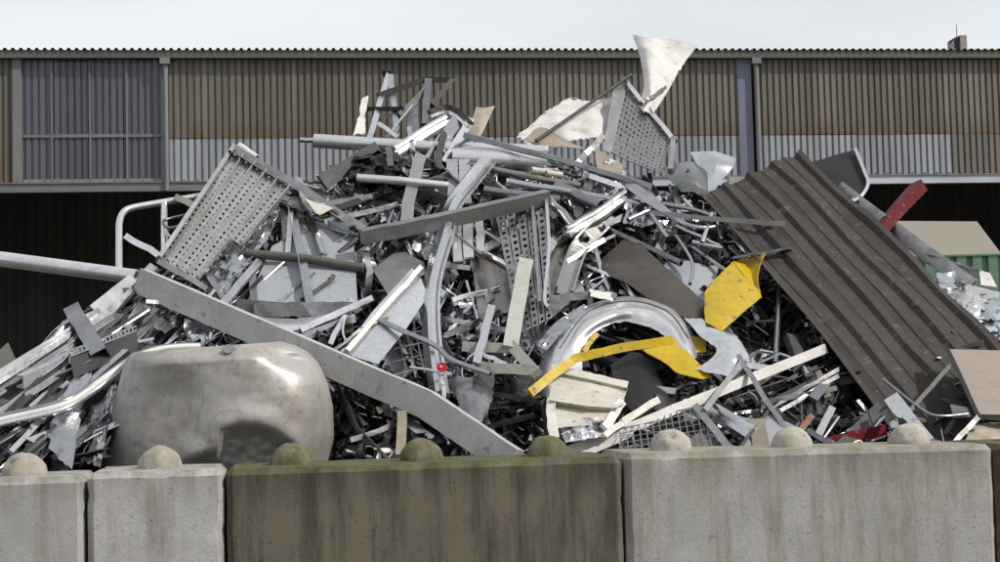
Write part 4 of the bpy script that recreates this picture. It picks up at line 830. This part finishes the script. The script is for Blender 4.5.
# right lower dark corner
for i, (a, b, w, m, lab) in enumerate([((770, 408, -.05), (848, 364, -.1), 4, 'alu_dull', 'upper silver strip in the dark hollow under the corrugated sheet'), ((768, 418, -.04), (838, 376, -.08), 4, 'alu_dull', 'lower silver strip in the dark hollow under the corrugated sheet'),
     ((818, 436, -.12), (832, 408, -.1), 7, 'blue', 'short pale blue blade behind the middle right knob'), ((808, 430, -.14), (836, 446, -.12), 5, 'blue', 'pale blue strip lying by the middle right knob'),
     ((800, 432, -.16), (812, 416, -.14), 6, 'rust', 'short rusty piece above the middle right knob'), ((818, 372, .0), (828, 398, -.02), 6, 'beige', 'small brown bracket hanging in the dark hollow'), ((838, 450, -.06), (880, 408, .0), 12, 'dark', 'dark curved brace under the corrugated sheet')]):
    bar('scrap_strip', lab, 'strip', [a, b], w, m, h=w * .6)
bar('red_beam', 'dark red beam lying low behind the rightmost pale knob', 'beam', [(822, 444, -.05), (884, 430, -.05)], 11, 'red', h=8)
bar('tangled_cable', 'looped white cable in front of the red beam', 'cable', [(852, 452, -.1), (853, 444, -.12), (860, 441, -.12), (866, 448, -.12), (880, 450, -.12), (890, 446, -.1)], 2.5, 'white', prof='rod', smooth=True)
bar('red_box_bar', 'dark red box bar sticking up behind the corrugated sheet', 'bar', [(872, 242, .05), (895, 213, .1), (919, 187, .15)], 10, 'red', h=10, prof='hbox', hollow=0.12, jitter=0, taper=1.3, roll=0.35)
dcs = sheet('dark_curled_sheet', 'dark grey curled sheet standing behind the corrugated sheet top', 'sheet', [[(763, 178, .2), (800, 166, .25), (842, 153, .25), (856, 150, .25)], [(764, 200, .2), (810, 190, .2), (858, 178, .22), (866, 172, .24)], [(768, 215, .15), (815, 208, .12), (852, 200, .14), (868, 188, .2)]], 'black', 12, 14, crumple=0.02, cs=4)
bar('rolled_edge', None, None, [(856, 150, .2), (864, 170, .18), (868, 184, .16), (860, 197, .12), (850, 201, .1)], 3, 'alu_bright', h=5, smooth=True, parent=dcs)
bar('grey_plank', 'long pale grey plank lying behind the corrugated sheet edge', 'plank', [(838, 188, .16), (900, 234, .12), (972, 286, .06)], 15, 'galv', h=3, crush=0, jitter=0.003)
sheet('curled_grey_sheet', 'curled dark grey coated sheet at the top right of the heap', 'sheet', [[(663, 168, .05), (684, 162, .0), (704, 163, .05)], [(670, 180, -.06), (690, 176, -.12), (708, 178, -.02)], [(682, 192, .0), (700, 192, -.05), (712, 194, .0)]], 'tarp', 12, 12, crumple=0.004)
sheet('twisted_grey_sheet', 'twisted light grey sheet flap at the top right of the heap', 'sheet', [[(690, 152, .06), (714, 151, .0), (736, 158, .05)], [(696, 163, .0), (716, 164, -.1), (734, 166, .0)], [(704, 172, .02), (714, 178, -.08), (724, 178, .0)], [(709, 194, -.04), (713, 193, -.06), (717, 188, -.02)]], 'alu', 14, 14, crumple=0.012, curve=False)
# big white sheet on the summit and its lower neighbour
wsh = sheet('white_sheet', 'tall torn white sheet curling up above the roofline on the summit', 'sheet', [[(632, 34, .35), (648, 37, .22), (668, 37, .26), (697, 45, .22)], [(639, 56, .28), (650, 62, .12), (670, 66, .2), (682, 68, .24)], [(643, 84, .2), (651, 92, .02), (662, 94, .14), (668, 92, .2)], [(638, 108, .12), (644, 112, .0), (650, 114, .1), (655, 112, .16)]], 'white', 26, 26, th=0.007, crumple=0.03, cs=4, rag=0.025, facet=0.025)
bar('folded_edge', None, None, [(641, 104, .0), (652, 97, .02), (665, 88, .1)], 3.5, 'alu_dull', h=5, parent=wsh)
sheet('white_lower_sheet', 'wide creased white sheet lying left of the punched plate', 'sheet', [[(514, 137, .2), (532, 124, .26), (545, 111, .28), (556, 105, .25), (570, 97, .3), (590, 100, .27), (613, 97, .3)], [(520, 140, .1), (536, 132, .2), (550, 124, .2), (562, 124, .14), (578, 114, .2), (596, 116, .16), (612, 118, .2)], [(526, 146, .06), (544, 145, .12), (560, 144, .09), (572, 142, .05), (584, 140, .08), (596, 140, .05), (606, 142, .1)]], 'white', 24, 28, th=0.006, crumple=0.05, cs=4, rag=0.04, facet=0.03, sharp=25)
sheet('beige_flap', 'greyish beige torn flap in front of the wide white sheet', 'flap', [[(520, 140, .1), (540, 126, .1), (556, 135, .06)], [(545, 148, .04), (565, 148, .0), (588, 150, .02)]], 'beige', 8, 10, crumple=0.02, rag=0.03)  # flap coloured greyish beige
bar('dark_rod', 'dark thin rod leaning across the wide white sheet', 'rod', [(536, 141, .02), (631, 75, .12)], 3.5, 'dark', prof='rod', jitter=0.002)
t = empty('punched_plate', P(630, 168, .1), 'pale punched metal plate with many round holes on the upper right summit', 'plate')
V, Fc = perf_geo((P(627, 84, .2), P(671, 139, .08), P(660, 174, .0), P(610, 152, .04)), 13, 12, 0.58, 0.005, True, 0.015)
raw('face', V, Fc, 'galv', t)
bar('top_flange', None, None, [(626, 81, .18), (674, 140, .05)], 4, 'alu_bright', h=10, parent=t)
sheet('ribbed_flange', None, None, [[(613, 90, .12), (628, 81, .2)], [(603, 150, .0), (612, 154, .04)]], 'galv', 14, 4, crumple=0.02, cs=20, parent=t)
bar('side_flange', None, None, [(673, 140, .05), (670, 172, -.02)], 5, 'galv', h=8, parent=t)
sheet('greenish_plate', 'dull greenish beige plate under the punched plate', 'plate', [[(594, 147, -.04), (624, 164, -.06)], [(595, 174, -.1), (621, 180, -.1)]], 'beige', 5, 6, crumple=0.02, rag=0.02)
bar('grey_strut', 'grey flat strut leaning left of the greenish plate', 'strut', [(573, 168, -.02), (603, 136, .02)], 6, 'alu_dull', h=4)  # strut in dull grey metal
bar('long_thin_bar', 'very long thin bright bar sloping down right across the upper heap', 'bar', [(464, 135, -.14), (560, 160, -.2), (652, 187, -.22)], 6, 'alu', h=4, prof='groove', jitter=0.002)
bar('hollow_bar', 'long thin hollow silver bar reaching over the corrugated sheet', 'bar', [(646, 212, -.2), (700, 218, -.24), (785, 224, -.3)], 5, 'alu', h=5, prof='hbox', jitter=0.001)
sheet('leaf_shaped_sheet', 'pointed leaf-shaped grey sheet right of the long thin bar', 'sheet', [[(618, 180, -.18), (640, 184, -.22), (676, 216, -.2)], [(622, 184, -.22), (648, 204, -.28), (676, 220, -.22)]], 'alu', 6, 14, crumple=0.012)
for i, (pts, w, lab) in enumerate([([(628, 220, -.22), (648, 211, -.22)], 5, 'short white tube pointing left below the leaf-shaped sheet'), ([(646, 208, -.2), (668, 238, -.18)], 5, 'white tube sloping down under the leaf-shaped sheet'), ([(662, 204, -.16), (700, 212, -.16), (724, 222, -.12)], 5, 'upper white tube of the bent tube cage'),
     ([(668, 216, -.18), (690, 226, -.2), (706, 228, -.18), (720, 226, -.16)], 5, 'middle curved white tube of the bent tube cage'), ([(712, 214, -.18), (706, 232, -.18), (702, 243, -.16)], 5, 'upright white tube of the bent tube cage'), ([(676, 226, -.16), (720, 246, -.12)], 4, 'lower white tube of the bent tube cage'),
     ([(692, 242, -.14), (722, 248, -.12)], 4.5, 'lowest white tube of the bent tube cage'), ([(676, 236, -.14), (692, 262, -.16), (690, 284, -.14)], 3.5, 'thin tube hanging over the holed plate'), ([(716, 212, -.16), (722, 240, -.1)], 4, 'right hand tube of the bent tube cage')]):
    bar('white_tube', lab, 'tube', pts, w, 'alu', prof='tube', smooth=len(pts) > 2, group='white tubes right of the middle')
bar('rough_black_rod', 'rough black encrusted rod behind the bent tube cage', 'rod', [(640, 248, -.04), (660, 236, -.08), (690, 228, -.06)], 10, 'dark', prof='rod', jitter=0.02, seg=6)
for a, b, w, m, lab in (((531, 170, -.16), (549, 172, -.1), 7, 'cream', 'pale pipe stub with dark mouth under the long thin bar, left one'), ((546, 173, -.16), (562, 175, -.1), 6, 'cream', 'pale pipe stub with dark mouth under the long thin bar, right one')):
    bar('pipe_stub', lab, 'pipe', [a, b], w, m, prof='tube', hollow=0.3)
for a, b, w, m, lab in (((508, 182, -.1), (640, 204, -.14), 8, 'alu', 'long grey pipe in the upper middle below the pipe stubs'), ((484, 190, -.06), (560, 200, -.08), 9, 'alu_dull', 'dull pipe end beside the bent channel top'), ((548, 198, -.16), (586, 240, -.12), 9, 'galv', 'grey bar sloping down right from the steel beam end'),
                        ((556, 186, -.1), (600, 206, -.1), 12, 'alu_dull', 'broad dull strip beneath the long grey pipe')):
    bar('grey_pipe', lab, 'pipe', [a, b], w, m, prof='tube')
# centre left: bright tray, box, lattice
btr = sheet('bright_tray', 'bright shiny aluminium tray sloping down left in the centre', 'tray', [[(344, 350, -.22), (372, 312, -.26), (412, 268, -.24)], [(352, 356, -.3), (382, 320, -.32), (420, 276, -.28)], [(378, 364, -.28), (404, 332, -.3), (428, 296, -.26)]], 'alu_bright', 6, 14, crumple=0.008, curve=False)
bar('lip', None, None, [(346, 352, -.3), (380, 312, -.33), (420, 268, -.3)], 5, 'white', h=7, parent=btr)
sheet('bent_box_plate', 'dented brownish box plate above the bright tray', 'plate', [[(373, 270, -.2), (398, 252, -.16), (424, 262, -.14)], [(390, 298, -.24), (412, 280, -.24), (426, 274, -.2)]], 'galv', 10, 12, crumple=0.02)
t = empty('lattice_panel', P(412, 360, -.1), 'thin diamond lattice panel right of the bright tray', 'lattice')
a, b, c, d = P(392, 312, -.16), P(436, 300, -.18), P(436, 372, -.18), P(392, 376, -.16)
for i in range(6):
    u = i / 5
    V, Fc = sweep_geo([a.lerp(b, u), d.lerp(c, min(1, u + .35))], ngon(5), 0.012, 0.012); raw('lattice_bar', V, Fc, 'galv', t)
    V, Fc = sweep_geo([a.lerp(d, u), b.lerp(c, min(1, u * 0.8 + .1))], ngon(5), 0.012, 0.012); raw('lattice_bar', V, Fc, 'galv', t)
bar('bent_thin_tube', 'long thin bent tube crossing under the bright tray to the pale frame', 'tube', [(379, 320, -.34), (410, 334, -.38), (436, 346, -.4), (452, 360, -.4), (490, 374, -.38)], 5.5, 'alu', prof='tube', smooth=True)
bar('thin_diagonal_rod', 'thin grey rod crossing the bright tray lower end', 'rod', [(322, 362, -.24), (360, 330, -.3), (388, 318, -.34)], 4, 'alu_dull', prof='rod')
bar('wire_hook', 'thin bent wire hook left of the bright tray', 'hook', [(346, 316, -.2), (343, 332, -.22), (350, 346, -.24), (364, 354, -.24)], 2.5, 'alu_bright', prof='rod', smooth=True)
t = empty('red_round_cap', P(442, 367, -.42), 'small bright red round cap on the bent channel', 'cap')
V, Fc = sweep_geo([P(442, 367, -.40), P(442, 367, -.44)], ngon(18), 0.052, 0.052); shade(raw('ring', V, Fc, 'brightred', t), 40)
V, Fc = sweep_geo([P(441, 366.5, -.43), P(441, 366.5, -.447)], ngon(12), 0.014, 0.014); raw('centre', V, Fc, 'white', t)  # white dot paints a highlight on the cap
sheet('torn_drum_piece', 'torn grey drum piece hanging in the lower centre', 'drum', [[(446, 378, -.14), (472, 374, -.24), (496, 372, -.18)], [(454, 400, -.16), (474, 398, -.26), (494, 396, -.2)], [(468, 426, -.14), (480, 424, -.2), (488, 418, -.16)]], 'alu_dull', 12, 12, crumple=0.02, rag=0.03)
bar('thin_white_post', 'thin white post below the red cap', 'post', [(443, 378, -.36), (444, 396, -.34)], 4, 'alu_bright', h=4)
bar('low_white_rod', 'thin white rod left of the red cap', 'rod', [(410, 367, -.36), (452, 374, -.38)], 3, 'alu_bright', prof='rod')
bar('grey_plate', 'narrow grey plate lying on top of the silver arch', 'plate', [(550, 300, -.2), (600, 293, -.26), (616, 297, -.26)], 8, 'alu', h=5)
sheet('white_corner_scrap', 'small white torn corner piece on the silver arch', 'scrap', [[(588, 288, -.28), (612, 292, -.3)], [(590, 296, -.32), (614, 302, -.3)]], 'white', 5, 6, crumple=0.02, rag=0.02)
sheet('crinkled_strip', 'crinkled grey ribbed strip over the left leg of the arch', 'strip', [[(536, 345, -.2), (556, 322, -.24), (584, 304, -.22)], [(546, 350, -.24), (568, 328, -.28), (594, 312, -.26)]], 'alu', 6, 20, crumple=0.04, cs=16)
sheet('dark_oval_plate', 'black oval panel inside the silver arch', 'panel', [[(610, 365, -.1), (634, 352, -.14), (652, 362, -.1)], [(620, 396, -.12), (646, 390, -.16), (668, 396, -.12)], [(640, 420, -.1), (660, 418, -.12), (672, 410, -.1)]], 'black', 10, 10, crumple=0.01)
# right edge
t = empty('panel_with_frame', P(980, 440, -.3), 'pinkish brown flat panel with dark frame at the right edge', 'panel')
sheet('face', None, None, [[(948, 349, -.36), (1060, 352, -.3)], [(979, 414, -.36), (1060, 416, -.34)]], 'pinkbrown', 5, 6, crumple=0.003, parent=t)
bar('frame_edge', None, None, [(946, 347, -.35), (979, 417, -.36)], 4, 'dark', h=8, parent=t)
bar('frame_edge', None, None, [(977, 417, -.36), (1060, 419, -.33)], 4, 'dark', h=8, parent=t)
bar('frame_leg', None, None, [(979, 416, -.36), (946, 452, -.3)], 5, 'galv', h=5, parent=t)
bar('frame_leg', None, None, [(950, 366, -.36), (902, 420, -.36)], 4, 'olive', h=4, parent=t)
sheet('blue_white_paddle', 'pale blue-white paddle lying on the foot of the corrugated sheet', 'paddle', [[(884, 400, -.36), (897, 392, -.38)], [(896, 416, -.38), (910, 408, -.4)], [(906, 420, -.38), (914, 414, -.4)], [(922, 442, -.36), (934, 438, -.36)]], 'blue', 8, 4, crumple=0.006)
bar('bent_wire_rod', 'bent grey rod lying over the corrugated sheet foot', 'rod', [(883, 379, -.36), (912, 402, -.38), (930, 414, -.4), (946, 416, -.4), (968, 414, -.38)], 3, 'galv', prof='rod', smooth=True)
sheet('grey_bracket_scrap', 'small grey crumpled bracket below the pinkish panel', 'bracket', [[(950, 404, -.36), (972, 408, -.36)], [(954, 418, -.38), (978, 416, -.36)]], 'alu_dull', 6, 6, crumple=0.03)
sheet('brown_crumple', 'crumpled brown scrap under the pinkish panel', 'scrap', [[(974, 424, -.28), (1010, 420, -.26)], [(960, 450, -.24), (1010, 452, -.24)]], 'beige', 10, 10, crumple=0.05, cs=9)
pgu = bar('plastic_gutter', 'pale grey plastic gutter with white end behind the corrugated sheet', 'gutter', [(926, 258, .12), (958, 268, .08), (980, 274, .06)], 9, 'clear', h=8, prof='U')
sheet('end_block', None, None, [[(979, 270, .04), (990, 273, .02)], [(981, 285, .02), (997, 287, .0)]], 'white', 6, 6, th=0.03, crumple=0.02, parent=pgu)
sheet('cloudy_plastic_sheet', 'cloudy plastic sheet standing at the right end of the heap', 'sheet', [[(966, 284, .04), (1000, 292, .04)], [(964, 306, .0), (998, 316, .0)]], 'clear', 5, 5, crumple=0.01)
for i, (x_, y_) in enumerate([(956, 290), (964, 300), (978, 302), (986, 310), (996, 306), (972, 312), (946, 280), (1004, 318), (992, 322)]):
    sheet('shiny_crumple', ('small shiny crumpled scrap beside the cloudy plastic sheet, ' + ('upper left', 'left', 'centre', 'lower centre', 'right', 'lower left', 'uppermost', 'far right', 'lowest')[i] + ' one'), 'scrap', [[(x_ - 12, y_ - 8, .02), (x_ + 10, y_ - 10, -.05)], [(x_ - 8, y_ + 10, -.05), (x_ + 13, y_ + 11, -.02)]], ('alu', 'clear', 'alu_bright')[i % 3], 8, 8, crumple=0.05, cs=8, facet=0.03, rag=0.03, group='shiny scraps at the right end', sharp=20)
bar('dark_sheet_lip', 'thin rusty edge strip curling over the corrugated sheet top', 'strip', [(690, 186, -.04), (712, 200, -.1), (735, 226, -.12), (752, 258, -.14)], 7, 'alu_dull', h=3, smooth=True)
bar('white_ledge', 'short white ledge visible behind the curled grey sheets', 'ledge', [(728, 181, .3), (766, 181, .3)], 8, 'white', h=6)
for i, (x_, y0, y1, w, lab) in enumerate([(456, 216, 262, 9, 'left'), (467, 212, 258, 10, 'middle'), (479, 210, 252, 8, 'right')]):
    bar('hanging_slat', 'pale flat slat hanging below the steel beam beside the bent channel, %s one' % lab, 'slat', [(x_, y0, -.1), (x_ + 2, y1, -.14)], w, 'pale', h=2, group='slats under the steel beam')
for i, (x_, lab) in enumerate([(452, 'left'), (464, 'right')]):
    bar('pale_board', 'pale grey board standing below the round duct, %s one' % lab, 'board', [(x_, 160, -.06), (x_ + 2, 204, -.1)], 11, 'blue', h=2, group='boards below the round duct')
for a, b, w, m, lab in (((322, 205, -.1), (372, 196, -.14), 5, 'alu_bright', 'bright curved strip under the dark plank'), ((318, 214, -.08), (392, 190, -.12), 6, 'dark', 'long dark strip below the pale round tube'), ((324, 222, -.08), (398, 204, -.12), 5, 'alu', 'long silver strip below the pale round tube'),
                        ((470, 268, -.06), (432, 262, -.1), 5, 'cream', 'cream rod end left of the warm grey plate'), ((452, 300, -.1), (500, 288, -.06), 5, 'alu_bright', 'bright rod leaning before the warm grey plate'), ((440, 318, -.12), (520, 332, -.12), 5, 'alu', 'silver rod running under the warm grey plate'),
                        ((444, 336, -.16), (500, 312, -.14), 6, 'alu_dull', 'dull bar rising right under the warm grey plate'), ((352, 300, -.14), (330, 345, -.18), 5, 'alu_bright', 'bright rod standing at the left of the bright tray'), ((300, 330, -.2), (372, 298, -.18), 6, 'alu', 'silver strip sloping above the box beam'),
                        ((590, 176, -.12), (652, 196, -.16), 5, 'alu_bright', 'bright slim rod below the long thin bar'), ((604, 226, -.1), (660, 198, -.14), 6, 'alu', 'silver strip rising to the leaf-shaped sheet'), ((566, 262, -.1), (604, 240, -.12), 5, 'alu_bright', 'bright rod across the wide grey channel'),
                        ((760, 402, -.1), (836, 388, -.06), 5, 'alu_dull', 'dull bar across the dark hollow'), ((690, 400, -.16), (760, 372, -.16), 5, 'alu', 'silver rod above the very long off-white bar'), ((470, 390, -.12), (540, 402, -.1), 5, 'dark', 'dark bar right of the torn drum piece'), ((350, 440, -.1), (396, 424, -.08), 5, 'alu_dull', 'dull rod in the hollow below the box beam')):
    bar('slim_bar', lab, 'bar', [a, b], w, m, h=w * .6, prof=random.choice(['box', 'groove', 'C']))
# ------------------------------------------------------------------ countable filler scrap
LAND = [(40, 360, 'on the left flank of the heap'), (110, 320, 'below the pole end'), (100, 420, 'left of the dented tank'), (230, 300, 'below the perforated walkway'), (300, 215, 'under the angle rail'), (310, 290, 'around the pale panel'),
        (330, 330, 'above the box beam'), (390, 190, 'below the black hood'), (440, 150, 'on the summit'), (390, 250, 'under the steel beam left end'), (380, 330, 'around the bright tray'), (470, 260, 'between bent channel and perforated tray'),
        (470, 340, 'left of the pale frame'), (420, 430, 'in the hollow under the box beam'), (510, 180, 'below the round duct'), (560, 200, 'above the perforated tray'), (590, 280, 'left of the brown curved sheet'), (620, 200, 'left of the leaf-shaped sheet'),
        (680, 240, 'around the bent tube cage'), (650, 370, 'inside the silver arch'), (510, 410, 'right of the box beam end'), (600, 430, 'below the cream panel'), (720, 430, 'behind the wire mesh'), (730, 370, 'right of the crumpled silver sheet'),
        (800, 390, 'in the dark hollow under the corrugated sheet'), (780, 330, 'along the left edge of the corrugated sheet'), (740, 200, 'behind the corrugated sheet top'), (930, 280, 'behind the corrugated sheet edge'), (960, 430, 'below the pinkish panel')]
SHADEZ = [(430, 430, 90, 34), (810, 395, 55, 45), (640, 240, 40, 22), (510, 410, 36, 34), (650, 370, 50, 36), (770, 320, 30, 40), (340, 420, 14, 40)]  # shaded hollows, some with black plastics: shade painted by picking darker materials
def painted_shade(px, py):
    return max([math.exp(-(((px - x) / w) ** 2 + ((py - y) / h) ** 2)) for x, y, w, h in SHADEZ])
EXC = [(258, 238, 350, 300), (352, 296, 420, 352), (474, 252, 520, 308), (553, 240, 572, 300), (560, 300, 690, 340), (706, 268, 758, 322), (552, 368, 626, 424), (350, 152, 404, 192), (612, 252, 700, 312), (700, 322, 742, 370), (376, 256, 420, 290), (496, 205, 548, 320), (664, 160, 734, 190), (165, 165, 280, 280), (655, 254, 715, 295), (510, 262, 526, 345), (530, 100, 612, 146)]
def excl(px, py): return any(a <= px <= c and b <= py <= d for a, b, c, d in EXC)
def insil(px, py): return py > lerpc(SIL, px) + 4 and py < 462
rnd = random.Random(42)
KINDS = ['strip', 'strip', 'strip', 'strip', 'tube', 'tube', 'tube', 'angle', 'angle', 'channel', 'channel', 'channel', 'offcut', 'crumple', 'crumple', 'crumple', 'crumple', 'wire']
NAMES = dict(strip='metal_strip', tube='metal_tube', angle='angle_bar', channel='channel_bar', offcut='sheet_offcut', crumple='crumpled_scrap', wire='bent_wire')
WORDS = dict(strip='bent metal strip', tube='thin metal tube', angle='metal angle bar', channel='metal channel offcut', offcut='flat sheet offcut', crumple='crumpled metal sheet', wire='bent wire')
CATS = dict(strip='strip', tube='tube', angle='angle', channel='channel', offcut='sheet', crumple='scrap', wire='wire')
MC = dict(alu='silver grey', alu_bright='bright silver', alu_dull='dull grey', foil='shiny silver', galv='matt grey', white='white', cream='cream', beige='beige brown', dark='dark grey', black='black', blue='pale blue', rust='rusty brown', darkbrown='dark brown', brass='brassy', brownplate='brownish grey', pale='pale silver')
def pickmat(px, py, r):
    if r.random() < painted_shade(px, py) * 0.9: return r.choice(['dark', 'black', 'darkbrown', 'dark', 'alu_dull', 'black'])
    if px > 900 and py < 330: return r.choice(['alu', 'alu_dull', 'dark', 'galv', 'alu_bright'])
    if px < 150: return r.choice(['alu', 'alu', 'alu_dull', 'alu_dull', 'blue', 'foil', 'dark', 'dark'])
    return r.choice(['alu', 'alu', 'alu', 'alu', 'alu_dull', 'alu_dull', 'alu_dull', 'foil', 'foil', 'alu_bright', 'alu_bright', 'galv', 'blue', 'brownplate', 'dark', 'dark', 'black', 'darkbrown', 'alu', 'pale', 'alu_bright'])
def angle_at(px, r):
    if px < 170: return R(r.gauss(-38, 8))
    if px > 700: return R(r.choice([r.gauss(-28, 20), r.gauss(45, 18)]))
    return R(r.choice([r.gauss(-45, 22), r.gauss(12, 18), r.gauss(70, 25), r.uniform(-90, 90)]))
def scrap_geo(kind, px, py, size, r, off, th=1.0):
    a = angle_at(px, r); dx, dy = math.cos(a), math.sin(a); L = size
    do = r.uniform(-.12, .12)
    if kind in ('strip', 'tube', 'angle', 'channel', 'wire'):
        p0 = P(px - dx * L, py - dy * L, off + do); p1 = P(px + dx * L, py + dy * L, off - do)
        k = r.uniform(-.25, .25) if r.random() < 0.6 else 0
        pm = P(px - dy * L * k, py + dx * L * k, off)
        s_ = mpp(pm) * th; path = [p0, pm, p1]
        if kind == 'wire': path = smoothpath([p0, P(px - dx * L * .4 + dy * L * .3, py - dy * L * .4 - dx * L * .3, off), P(px + dx * L * .3 - dy * L * .3, py + dy * L * .3 + dx * L * .3, off), p1], 4); w = r.uniform(1.2, 2.2) * s_; return sweep_geo(path, ngon(6), w, w)
        if abs(k) > .12 and r.random() < .6: path = smoothpath(path, 5)
        roll = r.uniform(-1.3, 1.3)
        if kind == 'strip': return sweep_geo(path, profile('box'), r.uniform(4, 10) * s_, r.uniform(1, 3) * s_, roll)
        if kind == 'tube': w = r.uniform(3, 7) * s_; return sweep_geo(path, ngon(10), w, w, 0, None, 0.2)
        if kind == 'angle': return sweep_geo(path, profile('L', .15), r.uniform(5, 9) * s_, r.uniform(5, 9) * s_, roll)
        return sweep_geo(path, profile(r.choice(['U', 'C', 'groove', 'Z']), .14), r.uniform(5, 12) * s_, r.uniform(4, 8) * s_, roll)
    n = 5 if kind == 'offcut' else 9
    asp = r.uniform(.35, .9); c = [(-1, -1), (1, -1), (1, 1), (-1, 1)]
    tilt = [r.uniform(-.2, .2) for _ in range(4)]
    q = [P(px + (dx * x_ * L - dy * y_ * L * asp) * r.uniform(.65, 1), py + (dy * x_ * L + dx * y_ * L * asp) * r.uniform(.65, 1), off + t_) for (x_, y_), t_ in zip(c, tilt)]
    V = []; sd = Vector((r.uniform(-99, 99), r.uniform(-99, 99), 0)); amp = 0.012 if kind == 'offcut' else 0.07 * L / 20
    bend = r.uniform(-.08, .08); cs = 5 if kind == 'offcut' else 13
    for i in range(n + 1):
        for j in range(n + 1):
            u, v = i / n, j / n; p = q[0].lerp(q[1], u).lerp(q[3].lerp(q[2], u), v)
            p = p + Vector((0, 1, .2)) * (bend * math.sin(u * math.pi) + amp * noise.noise(p * cs + sd) + amp * abs(noise.noise(p * cs * 1.7 - sd)))
            if kind == 'crumple': p = p + noise.noise_vector(p * cs + sd) * amp * .6
            V.append(p)
    return shell(V, n, n, 0.003)
count = 0; tries = 0; FILL = []
while count < 390 and tries < 7000:
    tries += 1
    px = rnd.uniform(-20, 1010); py = rnd.uniform(120, 458)
    if rnd.random() < .14: px = rnd.uniform(0, 150); py = rnd.uniform(290, 440)
    if not insil(px, py) or (100 < px < 335 and py > 345): continue
    if px > 770 and py < 440 and py > 153 + (px - 800) * 0.96 - 8 and py < 205 + (px - 700) * 1.25: continue      # under the corrugated sheet
    if excl(px, py): continue
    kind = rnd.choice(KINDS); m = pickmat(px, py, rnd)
    if px < 160 and kind in ('offcut', 'crumple', 'wire'): kind = rnd.choice(['strip', 'channel', 'angle'])
    if kind == 'crumple' and m in ('alu', 'alu_dull') : m = 'foil'
    size = rnd.choice([rnd.uniform(14, 34), rnd.uniform(30, 58)]) if kind not in ('offcut', 'crumple') else rnd.uniform(9, 24)
    if px < 160 and kind not in ('offcut', 'crumple', 'wire'): size = rnd.uniform(24, 62)
    elif py - size * 0.8 < lerpc(SIL, px): size *= 0.55
    size = min(size, (470 - py) + 12)
    V, Fc = scrap_geo(kind, px, py, size, rnd, rnd.uniform(-0.06, 0.16), 1.15)
    where = min(LAND, key=lambda q: (q[0] - px) ** 2 + (q[1] - py) ** 2)[2]
    o = raw(NAMES[kind], V, Fc, m); tag(o, '%s %s %s' % (MC[m], WORDS[kind], where), CATS[kind], '%s pieces %s' % (CATS[kind], where))
    shade(o, 30 if kind != 'crumple' else 18); count += 1; FILL.append((o, px, py))
by = {}
for o, px, py in FILL: by.setdefault(o['label'], []).append((py, px, o))
for lab, q in by.items():
    if len(q) < 2: continue
    ys = max(a[0] for a in q) - min(a[0] for a in q); xs = max(a[1] for a in q) - min(a[1] for a in q)
    q.sort(key=lambda a: a[0] if ys > xs else a[1]); w = ('uppermost', 'lowermost') if ys > xs else ('leftmost', 'rightmost')
    q[0][2]['label'] = w[0] + ' ' + lab; q[-1][2]['label'] = w[1] + ' ' + lab
    ORD = ('second', 'third', 'fourth', 'fifth', 'sixth'); side = 'from the top' if ys > xs else 'from the left'
    for k_, z in enumerate(q[1:-1]):
        if len(lab.split()) <= 12: z[2]['label'] = ORD[min(k_, 4)] + ' ' + side + ', ' + lab
        else: z[2]['label'] = 'middle ' + lab
# ------------------------------------------------------------------ uncountable small scrap between the pieces
bins = {}
for i in range(5200):
    px = rnd.uniform(-120, 1080); py = rnd.uniform(120, 462)
    if not insil(px, py): continue
    if 115 < px < 325 and py > 350: continue
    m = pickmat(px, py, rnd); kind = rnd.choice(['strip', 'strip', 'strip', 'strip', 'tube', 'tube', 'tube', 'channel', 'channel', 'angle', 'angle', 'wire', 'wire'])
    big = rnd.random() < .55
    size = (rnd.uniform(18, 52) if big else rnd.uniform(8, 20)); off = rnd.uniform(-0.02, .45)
    if painted_shade(px, py) > .4: off = rnd.uniform(.22, .55)
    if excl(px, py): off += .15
    if kind == 'crumple': size = min(size, 12)
    if py - size < lerpc(SIL, px): size *= .5
    V, Fc = scrap_geo(kind, px, py, size, rnd, off, 0.62)
    bv, bf = bins.setdefault(m, ([], [])); k = len(bv); bv += V; bf += [tuple(k + q for q in f) for f in Fc]
for m, (bv, bf) in bins.items():
    o = raw('small_scrap', bv, bf, m); tag(o, 'small %s scrap filling the gaps between the larger pieces' % MC[m], 'scrap', kind='stuff'); shade(o, 25)
